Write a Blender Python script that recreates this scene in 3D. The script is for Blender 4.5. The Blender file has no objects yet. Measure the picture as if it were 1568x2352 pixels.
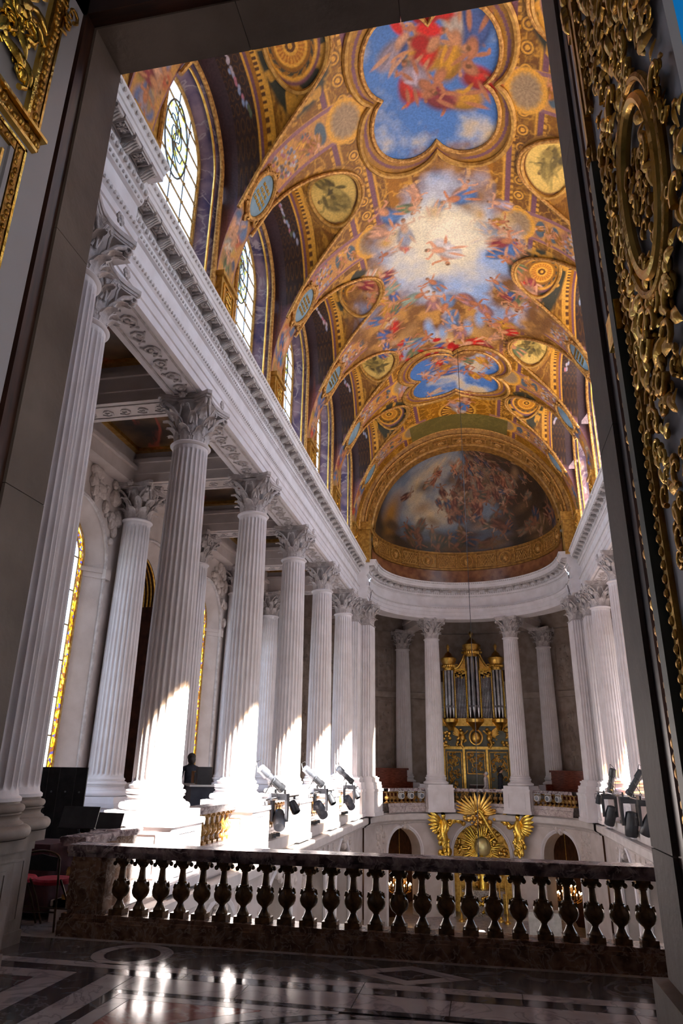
import bpy, bmesh, math, random
import numpy as np
from mathutils import Vector, Matrix

# ------------------------------------------------------------------ camera, sky, sun, exposure
S = bpy.context.scene
COL = S.collection
R_CAM = Matrix(((0.98125711, 0.0539537, 0.18499592), (0.19217371, -0.34509243, -0.9186841), (0.01427429, 0.93701665, -0.34899288)))
cam_d = bpy.data.cameras.new('camera')
cam_d.sensor_fit = 'VERTICAL'; cam_d.sensor_height = 36.0; cam_d.sensor_width = 24.0
cam_d.lens = 24.0; cam_d.clip_start = 0.05; cam_d.clip_end = 400
cam = bpy.data.objects.new('camera', cam_d); COL.objects.link(cam)
cam.matrix_world = Matrix.Translation((0.3, 0.0, 1.7)) @ R_CAM.to_4x4()
S.camera = cam

W = bpy.data.worlds.new('sky'); S.world = W; W.use_nodes = True
_bg = W.node_tree.nodes['Background']
_sk = W.node_tree.nodes.new('ShaderNodeTexSky'); _sk.sky_type = 'NISHITA'; _sk.sun_disc = False
_sk.sun_elevation = math.radians(46.3); _sk.sun_rotation = math.radians(121.0); _sk.dust_density = 1.4; _sk.air_density = 1.0
_mx = W.node_tree.nodes.new('ShaderNodeMix'); _mx.data_type = 'RGBA'; _mx.blend_type = 'ADD'; _mx.inputs[0].default_value = 1.0   # thin bright haze over the clear sky
W.node_tree.links.new(_sk.outputs[0], _mx.inputs[6]); _mx.inputs[7].default_value = (1.75, 1.95, 2.25, 1)
W.node_tree.links.new(_mx.outputs[2], _bg.inputs[0]); _bg.inputs[1].default_value = 1.15

sun_d = bpy.data.lights.new('sun', 'SUN'); sun_d.energy = 115.0; sun_d.angle = math.radians(0.6)
sun_d.color = (1.0, 0.93, 0.85)
sun = bpy.data.objects.new('sun', sun_d); COL.objects.link(sun)
SUN_DIR = Vector((1.0, -0.60, 1.22)).normalized()          # towards the sun
sun.rotation_euler = SUN_DIR.to_track_quat('Z', 'Y').to_euler()
sun.location = SUN_DIR * 60

def portal(loc, normal, w, h):
    d = bpy.data.lights.new('window_portal', 'AREA'); d.shape = 'RECTANGLE'; d.size = w; d.size_y = h
    d.cycles.is_portal = True
    o = bpy.data.objects.new('window_portal', d); COL.objects.link(o)
    o.location = loc; o.rotation_euler = Vector(normal).to_track_quat('-Z', 'Y').to_euler()
    return o

S.view_settings.view_transform = 'Standard'; S.view_settings.look = 'None'
S.view_settings.exposure = -0.52; S.view_settings.gamma = 1.0; S.view_settings.use_curve_mapping = False
try:
    S.cycles.max_bounces = 6; S.cycles.diffuse_bounces = 3; S.cycles.glossy_bounces = 2
    S.cycles.transparent_max_bounces = 8; S.cycles.caustics_reflective = False; S.cycles.caustics_refractive = False
    S.cycles.sample_clamp_indirect = 12.0; S.cycles.use_denoising = True; S.cycles.adaptive_threshold = 0.05
except Exception: pass

# ------------------------------------------------------------------ plan of the chapel (metres)
BAY = 3.68
YK = [6.85 + BAY * k for k in range(6)]        # column axes along the nave
XC = 4.65                                       # column axis from the nave centre
YC = 27.2; RA = 4.25                            # apse centre and column radius
Z_PED = 0.93; Z_ARC = 8.0; Z_COR = 9.55         # pedestal top, architrave underside, cornice top
VA, VB, VZ = 4.3, 4.65, 10.5                    # vault half width, rise, springing
YMID = [5.01 + BAY * k for k in range(6)]       # bay middles
rnd = random.Random(7)
R = math.radians

# ------------------------------------------------------------------ helpers
class MB:
    def __init__(s): s.v = []; s.f = []
    def add(s, vs, fs):
        o = len(s.v); s.v += [tuple(p) for p in vs]; s.f += [tuple(i + o for i in f) for f in fs]; return s
    def box(s, x0, x1, y0, y1, z0, z1):
        return s.add([(x0,y0,z0),(x1,y0,z0),(x1,y1,z0),(x0,y1,z0),(x0,y0,z1),(x1,y0,z1),(x1,y1,z1),(x0,y1,z1)],
                     [(0,3,2,1),(4,5,6,7),(0,1,5,4),(1,2,6,5),(2,3,7,6),(3,0,4,7)])
    def obox(s, M, sx, sy, sz):
        h = (sx/2, sy/2, sz/2)
        vs = [M @ Vector((a*h[0], b*h[1], c*h[2])) for c in (-1,1) for a,b in ((-1,-1),(1,-1),(1,1),(-1,1))]
        return s.add(vs, [(0,3,2,1),(4,5,6,7),(0,1,5,4),(1,2,6,5),(2,3,7,6),(3,0,4,7)])
    def lathe(s, prof, seg=24, c=(0,0,0), M=None, rmod=None, caps=True, a0=0.0, a1=2*math.pi):
        full = abs(a1 - a0 - 2*math.pi) < 1e-6
        n = seg if full else seg + 1
        vs = []
        for (r, z) in prof:
            for i in range(n):
                a = a0 + (a1 - a0) * i / seg
                rr = r * (rmod(a, z) if rmod else 1)
                p = Vector((rr*math.cos(a), rr*math.sin(a), z))
                if M is not None: p = M @ p
                vs.append((p[0]+c[0], p[1]+c[1], p[2]+c[2]))
        fs = []
        for j in range(len(prof)-1):
            for i in range(seg):
                i2 = (i+1) % n
                fs.append((j*n+i, j*n+i2, (j+1)*n+i2, (j+1)*n+i))
        if caps and full:
            fs.append(tuple(range(n-1, -1, -1))); fs.append(tuple((len(prof)-1)*n + i for i in range(n)))
        return s.add(vs, fs)
    def tube(s, pts, r, seg=8, closed=False):
        pts = [Vector(p) for p in pts]; n = len(pts); rs = r if isinstance(r, (list, tuple)) else [r]*n
        vs = []; up = None
        for i, p in enumerate(pts):
            a = pts[i-1] if (i > 0 or closed) else p; b = pts[(i+1) % n] if (i < n-1 or closed) else p
            t = (b - a)
            if t.length < 1e-9: t = Vector((0,0,1))
            t.normalize()
            if up is None:
                up = Vector((0,0,1)) if abs(t.z) < 0.9 else Vector((1,0,0))
            u = up - t * up.dot(t)
            if u.length < 1e-6: u = t.orthogonal()
            u.normalize(); up = u; w = t.cross(u)
            for k in range(seg):
                a_ = 2*math.pi*k/seg
                vs.append(p + (u*math.cos(a_) + w*math.sin(a_))*rs[i])
        fs = []
        m = n if closed else n-1
        for i in range(m):
            j = (i+1) % n
            for k in range(seg):
                k2 = (k+1) % seg
                fs.append((i*seg+k, i*seg+k2, j*seg+k2, j*seg+k))
        if not closed:
            fs.append(tuple(range(seg-1,-1,-1))); fs.append(tuple((n-1)*seg+k for k in range(seg)))
        return s.add(vs, fs)
    def prism(s, poly, z0, z1):                    # poly counter-clockwise in xy
        n = len(poly)
        vs = [(x,y,z0) for x,y in poly] + [(x,y,z1) for x,y in poly]
        fs = [tuple(range(n-1,-1,-1)), tuple(range(n,2*n))] + [(i,(i+1)%n,n+(i+1)%n,n+i) for i in range(n)]
        return s.add(vs, fs)
    def sweep(s, prof, path, closed=False):        # prof: list (o, z); path: list of (x, y, nx, ny) with the outward normal
        n = len(prof); vs = []
        for (x, y, nx, ny) in path:
            for (o, z) in prof: vs.append((x + nx*o, y + ny*o, z))
        fs = []; m = len(path)
        for i in range(m if closed else m-1):
            j = (i+1) % m
            for k in range(n-1):
                fs.append((i*n+k, i*n+k+1, j*n+k+1, j*n+k))
        return s.add(vs, fs)
    def sphere(s, c, r, seg=10, rings=6, sc=(1,1,1), M=None):
        vs = []; fs = []
        for j in range(rings+1):
            t = math.pi*j/rings
            for i in range(seg):
                a = 2*math.pi*i/seg
                p = Vector((r*sc[0]*math.sin(t)*math.cos(a), r*sc[1]*math.sin(t)*math.sin(a), -r*sc[2]*math.cos(t)))
                if M is not None: p = M @ p
                vs.append((c[0]+p[0], c[1]+p[1], c[2]+p[2]))
        for j in range(rings):
            for i in range(seg):
                i2 = (i+1) % seg
                fs.append((j*seg+i, j*seg+i2, (j+1)*seg+i2, (j+1)*seg+i))
        return s.add(vs, fs)
    def xf(s, M):
        s.v = [tuple(M @ Vector(p)) for p in s.v]; return s
    def mesh(s, name, smooth=40):
        me = bpy.data.meshes.new(name); me.from_pydata(s.v, [], s.f); me.update()
        if smooth:
            bm = bmesh.new(); bm.from_mesh(me); bmesh.ops.remove_doubles(bm, verts=bm.verts, dist=1e-5)
            bmesh.ops.recalc_face_normals(bm, faces=bm.faces); bm.to_mesh(me); bm.free()
            me.shade_smooth(); me.set_sharp_from_angle(angle=R(smooth))
        return me
    def build(s, name, mat, parent=None, smooth=40, loc=None, rot=None):
        return ob(name, s.mesh(name, smooth), mat, parent, loc, rot)

def ob(name, me, mat, parent=None, loc=None, rot=None, scale=None):
    o = bpy.data.objects.new(name, me); COL.objects.link(o)
    if mat is not None and me is not None and not me.materials: me.materials.append(mat)
    if parent is not None: o.parent = parent
    if loc is not None: o.location = loc
    if rot is not None: o.rotation_euler = rot
    if scale is not None: o.scale = scale
    return o
def tag(o, label=None, cat=None, group=None, kind=None):
    if label: o['label'] = label
    if cat: o['category'] = cat
    if group: o['group'] = group
    if kind: o['kind'] = kind
    return o
def thing(name, label, cat, loc=(0,0,0), rz=0.0, group=None):
    o = bpy.data.objects.new(name, None); COL.objects.link(o); o.empty_display_size = 0.1
    o.location = loc; o.rotation_euler = (0,0,rz); return tag(o, label, cat, group)
def struct(name, label=None, cat=None):
    o = bpy.data.objects.new(name, None); COL.objects.link(o); o.empty_display_size = 0.1
    return tag(o, label, cat, None, 'structure')
def copy_tree(o, parent=None):
    c = o.copy(); COL.objects.link(c); c.parent = parent
    for ch in list(o.children): copy_tree(ch, c)
    return c
def XF(loc=(0,0,0), rz=0.0, rx=0.0, ry=0.0):
    return Matrix.Translation(loc) @ Matrix.Rotation(rz,4,'Z') @ Matrix.Rotation(ry,4,'Y') @ Matrix.Rotation(rx,4,'X')

# ------------------------------------------------------------------ materials
def _nt(name):
    m = bpy.data.materials.new(name); m.use_nodes = True
    nt = m.node_tree; b = nt.nodes['Principled BSDF']; return m, nt, b
def mixed(name, c1, c2, scale=4.0, rough=0.6, metal=0.0, bump=0.0, detail=6.0, lo=0.35, hi=0.65, c3=None, vscale=None, spec=0.5, stretch=(1,1,1), bscale=None):
    m, nt, b = _nt(name); N = nt.nodes; L = nt.links
    tc = N.new('ShaderNodeTexCoord'); mp = N.new('ShaderNodeMapping'); mp.inputs['Scale'].default_value = stretch
    L.new(tc.outputs['Object'], mp.inputs[0])
    nz = N.new('ShaderNodeTexNoise'); nz.inputs['Scale'].default_value = scale; nz.inputs['Detail'].default_value = detail
    L.new(mp.outputs[0], nz.inputs[0])
    cr = N.new('ShaderNodeValToRGB'); e = cr.color_ramp.elements
    e[0].position = lo; e[0].color = (*c1, 1); e[1].position = hi; e[1].color = (*c2, 1)
    L.new(nz.outputs[0], cr.inputs[0]); out = cr.outputs[0]
    if c3 is not None:                              # veins
        w = N.new('ShaderNodeTexNoise'); w.inputs['Scale'].default_value = vscale or scale; w.inputs['Detail'].default_value = 9
        w.inputs['Distortion'].default_value = 1.6; L.new(mp.outputs[0], w.inputs[0])
        s1 = N.new('ShaderNodeMath'); s1.operation = 'SUBTRACT'; s1.inputs[1].default_value = 0.5; L.new(w.outputs[0], s1.inputs[0])
        s2 = N.new('ShaderNodeMath'); s2.operation = 'ABSOLUTE'; L.new(s1.outputs[0], s2.inputs[0])
        r2 = N.new('ShaderNodeValToRGB'); f = r2.color_ramp.elements
        f[0].position = 0.0; f[0].color = (1,1,1,1); f[1].position = 0.035; f[1].color = (0,0,0,1); L.new(s2.outputs[0], r2.inputs[0])
        mx = N.new('ShaderNodeMix'); mx.data_type = 'RGBA'; L.new(r2.outputs[0], mx.inputs[0]); L.new(out, mx.inputs[6])
        mx.inputs[7].default_value = (*c3, 1); out = mx.outputs[2]
    L.new(out, b.inputs['Base Color'])
    b.inputs['Roughness'].default_value = rough; b.inputs['Metallic'].default_value = metal
    b.inputs['Specular IOR Level'].default_value = spec
    if bump:
        n2 = N.new('ShaderNodeTexNoise'); n2.inputs['Scale'].default_value = bscale or scale*6; n2.inputs['Detail'].default_value = 4
        L.new(mp.outputs[0], n2.inputs[0])
        bp = N.new('ShaderNodeBump'); bp.inputs['Strength'].default_value = bump; bp.inputs['Distance'].default_value = 0.02
        L.new(n2.outputs[0], bp.inputs['Height']); L.new(bp.outputs[0], b.inputs['Normal'])
    return m
def emit(name, col, st):
    m, nt, b = _nt(name); b.inputs['Emission Color'].default_value = (*col, 1); b.inputs['Emission Strength'].default_value = st
    b.inputs['Base Color'].default_value = (*col, 1); return m
def glass(name, col, alpha_mix=0.92, rough=0.1):
    m = bpy.data.materials.new(name); m.use_nodes = True; nt = m.node_tree; N = nt.nodes; L = nt.links
    N.remove(N['Principled BSDF']); o = N['Material Output']
    t = N.new('ShaderNodeBsdfTransparent'); t.inputs[0].default_value = (*col, 1)
    g = N.new('ShaderNodeBsdfGlossy'); g.inputs['Roughness'].default_value = rough; g.inputs[0].default_value = (0.6,0.6,0.6,1)
    mx = N.new('ShaderNodeMixShader'); mx.inputs[0].default_value = 1 - alpha_mix
    L.new(t.outputs[0], mx.inputs[1]); L.new(g.outputs[0], mx.inputs[2]); L.new(mx.outputs[0], o.inputs[0]); return m
def colglass(name, cols, scale=14.0):
    m = bpy.data.materials.new(name); m.use_nodes = True; nt = m.node_tree; N = nt.nodes; L = nt.links
    N.remove(N['Principled BSDF']); o = N['Material Output']
    tc = N.new('ShaderNodeTexCoord'); vo = N.new('ShaderNodeTexVoronoi'); vo.inputs['Scale'].default_value = scale
    L.new(tc.outputs['Object'], vo.inputs[0])
    sp = N.new('ShaderNodeSeparateColor'); L.new(vo.outputs['Color'], sp.inputs[0])
    cr = N.new('ShaderNodeValToRGB'); cr.color_ramp.interpolation = 'CONSTANT'; e = cr.color_ramp.elements
    for i, c in enumerate(cols):
        el = e[i] if i < 2 else e.new(0.5)
        el.position = i/len(cols); el.color = (*c, 1)
    L.new(sp.outputs[0], cr.inputs[0])
    t = N.new('ShaderNodeBsdfTransparent'); L.new(cr.outputs[0], t.inputs[0])
    L.new(t.outputs[0], o.inputs[0]); return m
M = {}
M['stone_shaded'] = mixed('shaded_limestone', (0.26,0.20,0.165), (0.36,0.29,0.245), 3.0, 0.75, bump=0.12, bscale=40)  # darker limestone copy: dimness of the near left corner put into colour
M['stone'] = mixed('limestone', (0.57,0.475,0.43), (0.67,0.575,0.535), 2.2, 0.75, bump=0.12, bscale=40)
M['stone_white'] = mixed('pale_limestone', (0.76,0.685,0.675), (0.86,0.79,0.79), 2.5, 0.7, bump=0.10, bscale=50)
M['stone_back_shaded'] = mixed('shaded_carved_stone', (0.28,0.205,0.16), (0.40,0.31,0.255), 3.0, 0.75, bump=0.2, bscale=30)  # same limestone darkened: shade of the apse gallery put into its colour
M['gold_ground'] = mixed('dark_gilt_ground', (0.22,0.095,0.017), (0.46,0.23,0.046), 7.0, 0.45, 0.25)
M['stone_carved'] = mixed('carved_limestone', (0.48,0.41,0.385), (0.66,0.585,0.56), 9.0, 0.75, bump=0.35, bscale=45)
M['stone_relief'] = mixed('relief_limestone', (0.58,0.48,0.43), (0.72,0.62,0.57), 14.0, 0.75, bump=0.8, bscale=26)
M['stone_grey'] = mixed('grey_jamb_stone', (0.135,0.095,0.075), (0.215,0.16,0.13), 2.6, 0.65, bump=0.15, bscale=30)
M['stone_ledge'] = mixed('ledge_stone', (0.62,0.54,0.50), (0.72,0.64,0.60), 3.0, 0.65, bump=0.05)
M['gold'] = mixed('gilding', (0.74,0.40,0.07), (0.95,0.62,0.17), 9.0, 0.28, 1.0, bump=0.25, bscale=34)
M['gold_dark'] = mixed('old_gilding', (0.42,0.20,0.035), (0.72,0.42,0.10), 12.0, 0.38, 1.0, bump=0.4, bscale=46)
M['gold_bright'] = mixed('bright_gilding', (0.90,0.52,0.06), (1.0,0.72,0.16), 10.0, 0.25, 1.0, bump=0.3, bscale=30)
M['gold_paint'] = mixed('painted_gold', (0.36,0.17,0.03), (0.66,0.37,0.08), 10.0, 0.45, 0.25, bump=0.4, bscale=40)
M['gold_red'] = mixed('warm_gold_moulding', (0.36,0.15,0.03), (0.76,0.42,0.12), 16.0, 0.42, 0.35, bump=0.6, bscale=30)
M['marble_rail'] = mixed('violet_breccia', (0.10,0.065,0.075), (0.46,0.36,0.36), 9.0, 0.22, detail=8, lo=0.38, hi=0.62, c3=(0.62,0.52,0.50), vscale=5.0)
M['marble_pale'] = mixed('pale_breccia', (0.48,0.38,0.35), (0.68,0.58,0.55), 8.0, 0.25, detail=8, c3=(0.30,0.22,0.22), vscale=4.0)
M['marble_brown'] = mixed('brown_breccia', (0.11,0.055,0.03), (0.36,0.22,0.14), 10.0, 0.25, detail=8, c3=(0.45,0.34,0.27), vscale=6.0)
M['baluster'] = mixed('amber_marble', (0.20,0.085,0.022), (0.52,0.28,0.07), 12.0, 0.18, detail=6, bump=0.05)
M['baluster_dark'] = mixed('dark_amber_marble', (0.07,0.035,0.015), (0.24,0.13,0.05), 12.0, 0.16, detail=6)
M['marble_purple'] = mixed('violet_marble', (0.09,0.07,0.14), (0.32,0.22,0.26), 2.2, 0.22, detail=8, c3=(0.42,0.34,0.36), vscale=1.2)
M['floor_white'] = mixed('veined_white_marble', (0.36,0.31,0.31), (0.46,0.41,0.40), 3.0, 0.16, spec=0.35, c3=(0.25,0.21,0.23), vscale=2.0)
M['floor_black'] = mixed('black_marble', (0.035,0.030,0.035), (0.085,0.072,0.075), 5.0, 0.10, c3=(0.16,0.14,0.15), vscale=1.4)
M['floor_grey'] = mixed('grey_green_marble', (0.07,0.065,0.065), (0.13,0.115,0.115), 5.0, 0.12, c3=(0.20,0.18,0.18), vscale=1.2)
M['floor_red'] = mixed('red_marble', (0.26,0.085,0.065), (0.36,0.14,0.11), 14.0, 0.12, c3=(0.48,0.30,0.26), vscale=1.6)
M['floor_base'] = mixed('mortar', (0.12,0.10,0.09), (0.16,0.14,0.12), 8.0, 0.7)
M['white_paint'] = mixed('off_white_paint', (0.40,0.375,0.40), (0.46,0.43,0.455), 1.5, 0.42)
M['west_wall'] = mixed('bounce_absorber', (0.05,0.035,0.03), (0.10,0.07,0.055), 3.0, 0.8)  # unseen wall face made dark to cut bounce onto floor and balusters
M['black'] = mixed('black_metal', (0.012,0.012,0.014), (0.03,0.03,0.034), 6.0, 0.4)
M['black_cloth'] = mixed('black_cloth', (0.010,0.010,0.012), (0.022,0.022,0.027), 8.0, 0.85)
M['grey_metal'] = mixed('grey_metal', (0.07,0.075,0.09), (0.15,0.155,0.175), 6.0, 0.35, 0.4)
M['steel'] = mixed('polished_steel', (0.50,0.50,0.53), (0.72,0.72,0.75), 6.0, 0.22, 1.0)
M['pipe'] = mixed('pipe_metal', (0.42,0.40,0.42), (0.62,0.60,0.62), 3.0, 0.24, 1.0)
M['dark_wood'] = mixed('dark_wood', (0.03,0.012,0.008), (0.08,0.03,0.018), 5.0, 0.35, stretch=(1,8,1))
M['red_wood'] = mixed('mahogany', (0.12,0.025,0.012), (0.26,0.06,0.03), 5.0, 0.25, stretch=(1,1,6))
M['red_cloth'] = mixed('crimson_velvet', (0.30,0.012,0.03), (0.52,0.03,0.06), 12.0, 0.8)
M['plum_cloth'] = mixed('plum_cloth', (0.05,0.015,0.02), (0.09,0.03,0.035), 9.0, 0.9)
M['navy'] = mixed('navy_panel', (0.012,0.016,0.03), (0.03,0.035,0.05), 5.0, 0.5)
M['bronze_frame'] = mixed('brown_metal', (0.05,0.028,0.015), (0.10,0.06,0.03), 8.0, 0.35, 0.7)
M['sage'] = mixed('grey_green_panel', (0.11,0.115,0.085), (0.18,0.18,0.135), 4.0, 0.5)
M['lead'] = mixed('lead_came', (0.10,0.085,0.07), (0.20,0.17,0.13), 10.0, 0.6)
M['came_gold'] = mixed('gilt_came', (0.30,0.17,0.05), (0.52,0.33,0.12), 16.0, 0.5, 0.3)
M['clear'] = glass('clear_pane', (0.93,0.97,1.0))
M['gold_glass'] = colglass('golden_stained_glass', [(0.66,0.34,0.015),(0.42,0.15,0.006),(0.70,0.50,0.05),(0.16,0.05,0.01),(0.52,0.22,0.01),(0.06,0.05,0.17),(0.60,0.36,0.02)], 16)
M['gold_glass2'] = colglass('amber_stained_glass', [(0.95,0.80,0.50),(0.75,0.45,0.14),(0.40,0.22,0.06),(0.95,0.92,0.8),(0.30,0.20,0.10)], 22)
M['blue_glass'] = colglass('blue_gold_stained_glass', [(0.75,0.85,0.95),(0.80,0.72,0.10),(0.55,0.75,0.9),(0.85,0.9,0.9),(0.45,0.60,0.30)], 14)
M['amber_edge'] = glass('amber_edge_glass', (0.85,0.42,0.02), 0.95)
M['skin'] = mixed('skin', (0.50,0.27,0.19), (0.58,0.33,0.24), 8.0, 0.55)
M['hair_dark'] = mixed('dark_hair', (0.012,0.009,0.008), (0.03,0.022,0.018), 20.0, 0.6)
M['hair_grey'] = mixed('grey_hair', (0.45,0.42,0.42), (0.62,0.60,0.60), 20.0, 0.6)
M['shirt'] = mixed('pale_striped_shirt', (0.50,0.44,0.42), (0.66,0.60,0.60), 22.0, 0.8)
M['suit'] = mixed('dark_navy_jacket', (0.012,0.014,0.022), (0.025,0.027,0.04), 12.0, 0.85)
M['trouser'] = mixed('grey_trousers', (0.10,0.10,0.12), (0.16,0.16,0.18), 12.0, 0.85)
M['flame'] = emit('candle_flame', (1.0,0.55,0.22), 55.0)
M['candle'] = mixed('candle_wax', (0.75,0.62,0.45), (0.85,0.72,0.55), 8.0, 0.5)
M['blue_glow'] = emit('glowing_blue_panel', (0.0,0.15,0.42), 0.9)
M['blue_wall'] = mixed('blue_silk', (0.01,0.26,0.58), (0.02,0.32,0.66), 3.0, 0.6)
M['blue_oval'] = mixed('slate_blue_paint', (0.17,0.30,0.42), (0.26,0.40,0.52), 5.0, 0.5)
M['grey_lamp'] = mixed('pale_lamp_housing', (0.52,0.50,0.48), (0.66,0.64,0.62), 8.0, 0.4)
# ================================================================== STRUCTURE
# ---- vault surface
ZCT, ZCS, WCELL = 14.2, 12.2, 1.44
def zbarrel(x): return VZ + VB*np.sqrt(np.clip(1-(x/VA)**2, 0, None))
def zcell(x, y):
    k = np.clip(np.round((y-YMID[0])/BAY), 0, 5); yc = YMID[0] + BAY*k
    d = 1-np.abs((y-yc)/WCELL)**2.7
    return np.where(d > 0, ZCS+(ZCT-ZCS)*np.sqrt(np.clip(d,0,None))+0.20*(VA-np.abs(x)), -5)
def zvault(x, y): return np.maximum(zbarrel(x), zcell(x, y))
def vpt(y, th, off=0.0):                     # a point on the painted vault, th in degrees from the crown
    x = VA*math.sin(R(th)); z = float(zvault(np.array(x), np.array(y)))
    nx, nz = -math.sin(R(th)), -math.cos(R(th))
    return Vector((x+nx*off, y, z+nz*off))

# ---- painting of the vault: colours laid down on a (y, arc) grid
class Canvas:
    def __init__(s, u0, u1, nu, v0, v1, nv):
        s.u = np.linspace(u0, u1, nu); s.v = np.linspace(v0, v1, nv); s.nu = nu; s.nv = nv
        s.U, s.V = np.meshgrid(s.u, s.v, indexing='ij'); s.c = np.zeros((nu, nv, 3)); s.rng = np.random.default_rng(5)
    def noise(s, scale, octv=4, seed=0):
        rg = np.random.default_rng(seed+11); out = np.zeros((s.nu, s.nv)); amp = 1; tot = 0
        for o in range(octv):
            f = scale*2**o; gu = ((s.u-s.u[0])*f); gv = ((s.v-s.v[0])*f)
            nu, nv = int(gu[-1])+3, int(gv[-1])+3; g = rg.random((nu, nv))
            iu = gu.astype(int); iv = gv.astype(int); fu = gu-iu; fv = gv-iv
            fu = fu*fu*(3-2*fu); fv = fv*fv*(3-2*fv)
            a = g[iu][:,iv]; b = g[iu+1][:,iv]; c_ = g[iu][:,iv+1]; d = g[iu+1][:,iv+1]
            out += amp*((a*(1-fu[:,None])+b*fu[:,None])*(1-fv)+(c_*(1-fu[:,None])+d*fu[:,None])*fv); tot += amp; amp *= 0.55
        return out/tot
    def put(s, mask, col):
        m = np.clip(mask, 0, 1)[..., None]; s.c = s.c*(1-m)+np.array(col)*m
    def win(s, u, v, r):
        a, b = np.searchsorted(s.u, [u-r, u+r]); c_, d = np.searchsorted(s.v, [v-r, v+r]); return slice(a,b), slice(c_,d)
    def ell(s, u, v, ru, rv, ang, col, soft=0.35, op=1.0):
        r = max(ru, rv)*1.05; W_ = s.win(u, v, r); du = s.U[W_]-u; dv = s.V[W_]-v
        if du.size == 0: return
        ca, sa = math.cos(ang), math.sin(ang)
        q = np.sqrt(((du*ca+dv*sa)/ru)**2+((-du*sa+dv*ca)/rv)**2)
        m = (np.clip((1-q)/max(soft,1e-3), 0, 1)*op)[..., None]
        s.c[W_] = s.c[W_]*(1-m)+np.array(col)*m
    def limb(s, u0, v0, u1, v1, r, col):
        s.ell((u0+u1)/2, (v0+v1)/2, math.hypot(u1-u0, v1-v0)/2+r, r, math.atan2(v1-v0, u1-u0), col, 0.45)
    def figure(s, u, v, size, rg, pal, dark=1.0, flesh=None):   # a generic little draped figure
        fl = np.array(flesh if flesh is not None else rg.choice(FLESH))*dark; dr = np.array(pal[rg.integers(len(pal))])*dark
        a = rg.uniform(0, 6.28); ca, sa = math.cos(a), math.sin(a)
        P = lambda p, q: (u+size*(p*ca-q*sa), v+size*(p*sa+q*ca))
        s.ell(*P(-.25,.05), size*.55, size*.34, a+rg.uniform(-.5,.5), dr*0.55, 0.4)
        s.ell(*P(-.30,0), size*.50, size*.27, a+rg.uniform(-.6,.6), dr, 0.5)
        for k in range(3): s.limb(*P(-.1,rg.uniform(-.2,.2)), *P(rg.uniform(-.8,-.4), rg.uniform(-.35,.35)), size*.07, dr*rg.uniform(.6,1.5))
        s.ell(*P(.10,0), size*.30, size*.17, a, fl*0.75, 0.4); s.ell(*P(.13,.02), size*.24, size*.12, a, fl, 0.6)
        for sg in (-1, 1):
            e = (rg.uniform(.1,.5), sg*rg.uniform(.28,.5)); s.limb(*P(.25,sg*.1), *P(*e), size*.065, fl*.95)
            s.limb(*P(*e), *P(e[0]+rg.uniform(-.1,.3), e[1]+sg*rg.uniform(-.1,.15)), size*.05, fl)
            s.limb(*P(-.25,sg*.1), *P(-.75+rg.uniform(-.1,.1), sg*rg.uniform(.1,.35)), size*.07, fl*.9)
        s.ell(*P(.44,0), size*.12, size*.10, a, fl*.6, 0.4); s.ell(*P(.46,.015), size*.10, size*.085, a, fl, 0.5)
        s.ell(*P(.50,0), size*.07, size*.09, a, np.array((.10,.05,.02)), 0.5, 0.8)
FLESH = [(0.68,0.32,0.17),(0.60,0.24,0.12),(0.74,0.40,0.25),(0.52,0.20,0.10)]
DRAPE = [(0.55,0.04,0.03),(0.09,0.14,0.34),(0.60,0.30,0.05),(0.16,0.20,0.10),(0.45,0.36,0.42),(0.60,0.50,0.42),(0.30,0.05,0.06),(0.10,0.20,0.42)]
GOLD = np.array((0.40,0.165,0.022)); GOLDL = np.array((0.74,0.385,0.08)); GOLDD = np.array((0.11,0.040,0.010)); PURP = np.array((0.20,0.085,0.11))

NU, NV = 1180, 540
cv = Canvas(2.0, 27.0, NU, -90.0, 90.0, NV)
U, V = cv.U, cv.V
ARC = math.pi*4.47/180                      # metres of arc per degree
Vm = V*ARC
# metric canvas shares the colours but measures arc in metres
cm = Canvas(2.0, 27.0, NU, -90*ARC, 90*ARC, NV); cm.c = cv.c
n1 = cm.noise(1.0, 5, 1); n2 = cm.noise(2.6, 4, 2)
fil = cm.noise(3.4, 3, 3); ridg = np.clip(1-np.abs(fil-0.5)*15, 0, 1)*.75
fil2 = cm.noise(7.5, 2, 33); ridg2 = np.clip(1-np.abs(fil2-0.5)*11, 0, 1)*.8
cm.c[:] = GOLD*0.62; cm.put(np.clip((n1-0.52)*4,0,0.7), GOLDD); cm.put(ridg2*.55, GOLDL*.7); cm.put(ridg, GOLDL*0.95)
for a0 in (20.5, 29.5):                         # painted mouldings running along the vault
    cm.put(np.clip(1-np.abs(np.abs(V)-a0)*1.6,0,1)*1.0, GOLDL); cm.put((np.abs(np.abs(V)-a0-1.5) < .8)*1.0, PURP); cm.put((np.abs(np.abs(V)-a0-2.7) < .45)*(((U*6)%1) > .45)*1.0, GOLDL*.9)
for i_ in range(54):                            # rosettes between them
    for s_ in (-1,1):
        for r_, c_ in ((.17,GOLDD),(.145,GOLDL),(.10,GOLDD*1.5),(.06,GOLDL)): cm.ell(2.3+.46*i_, s_*25.6*ARC, r_, r_, 0, c_, .15)
k_ = np.clip(np.round((U-YMID[0])/BAY), 0, 5); yc_ = YMID[0]+BAY*k_; dy = U-yc_
xg = VA*np.sin(np.radians(V)); cell = zcell(xg, U) > zbarrel(xg)
aV = np.abs(V)
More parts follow.
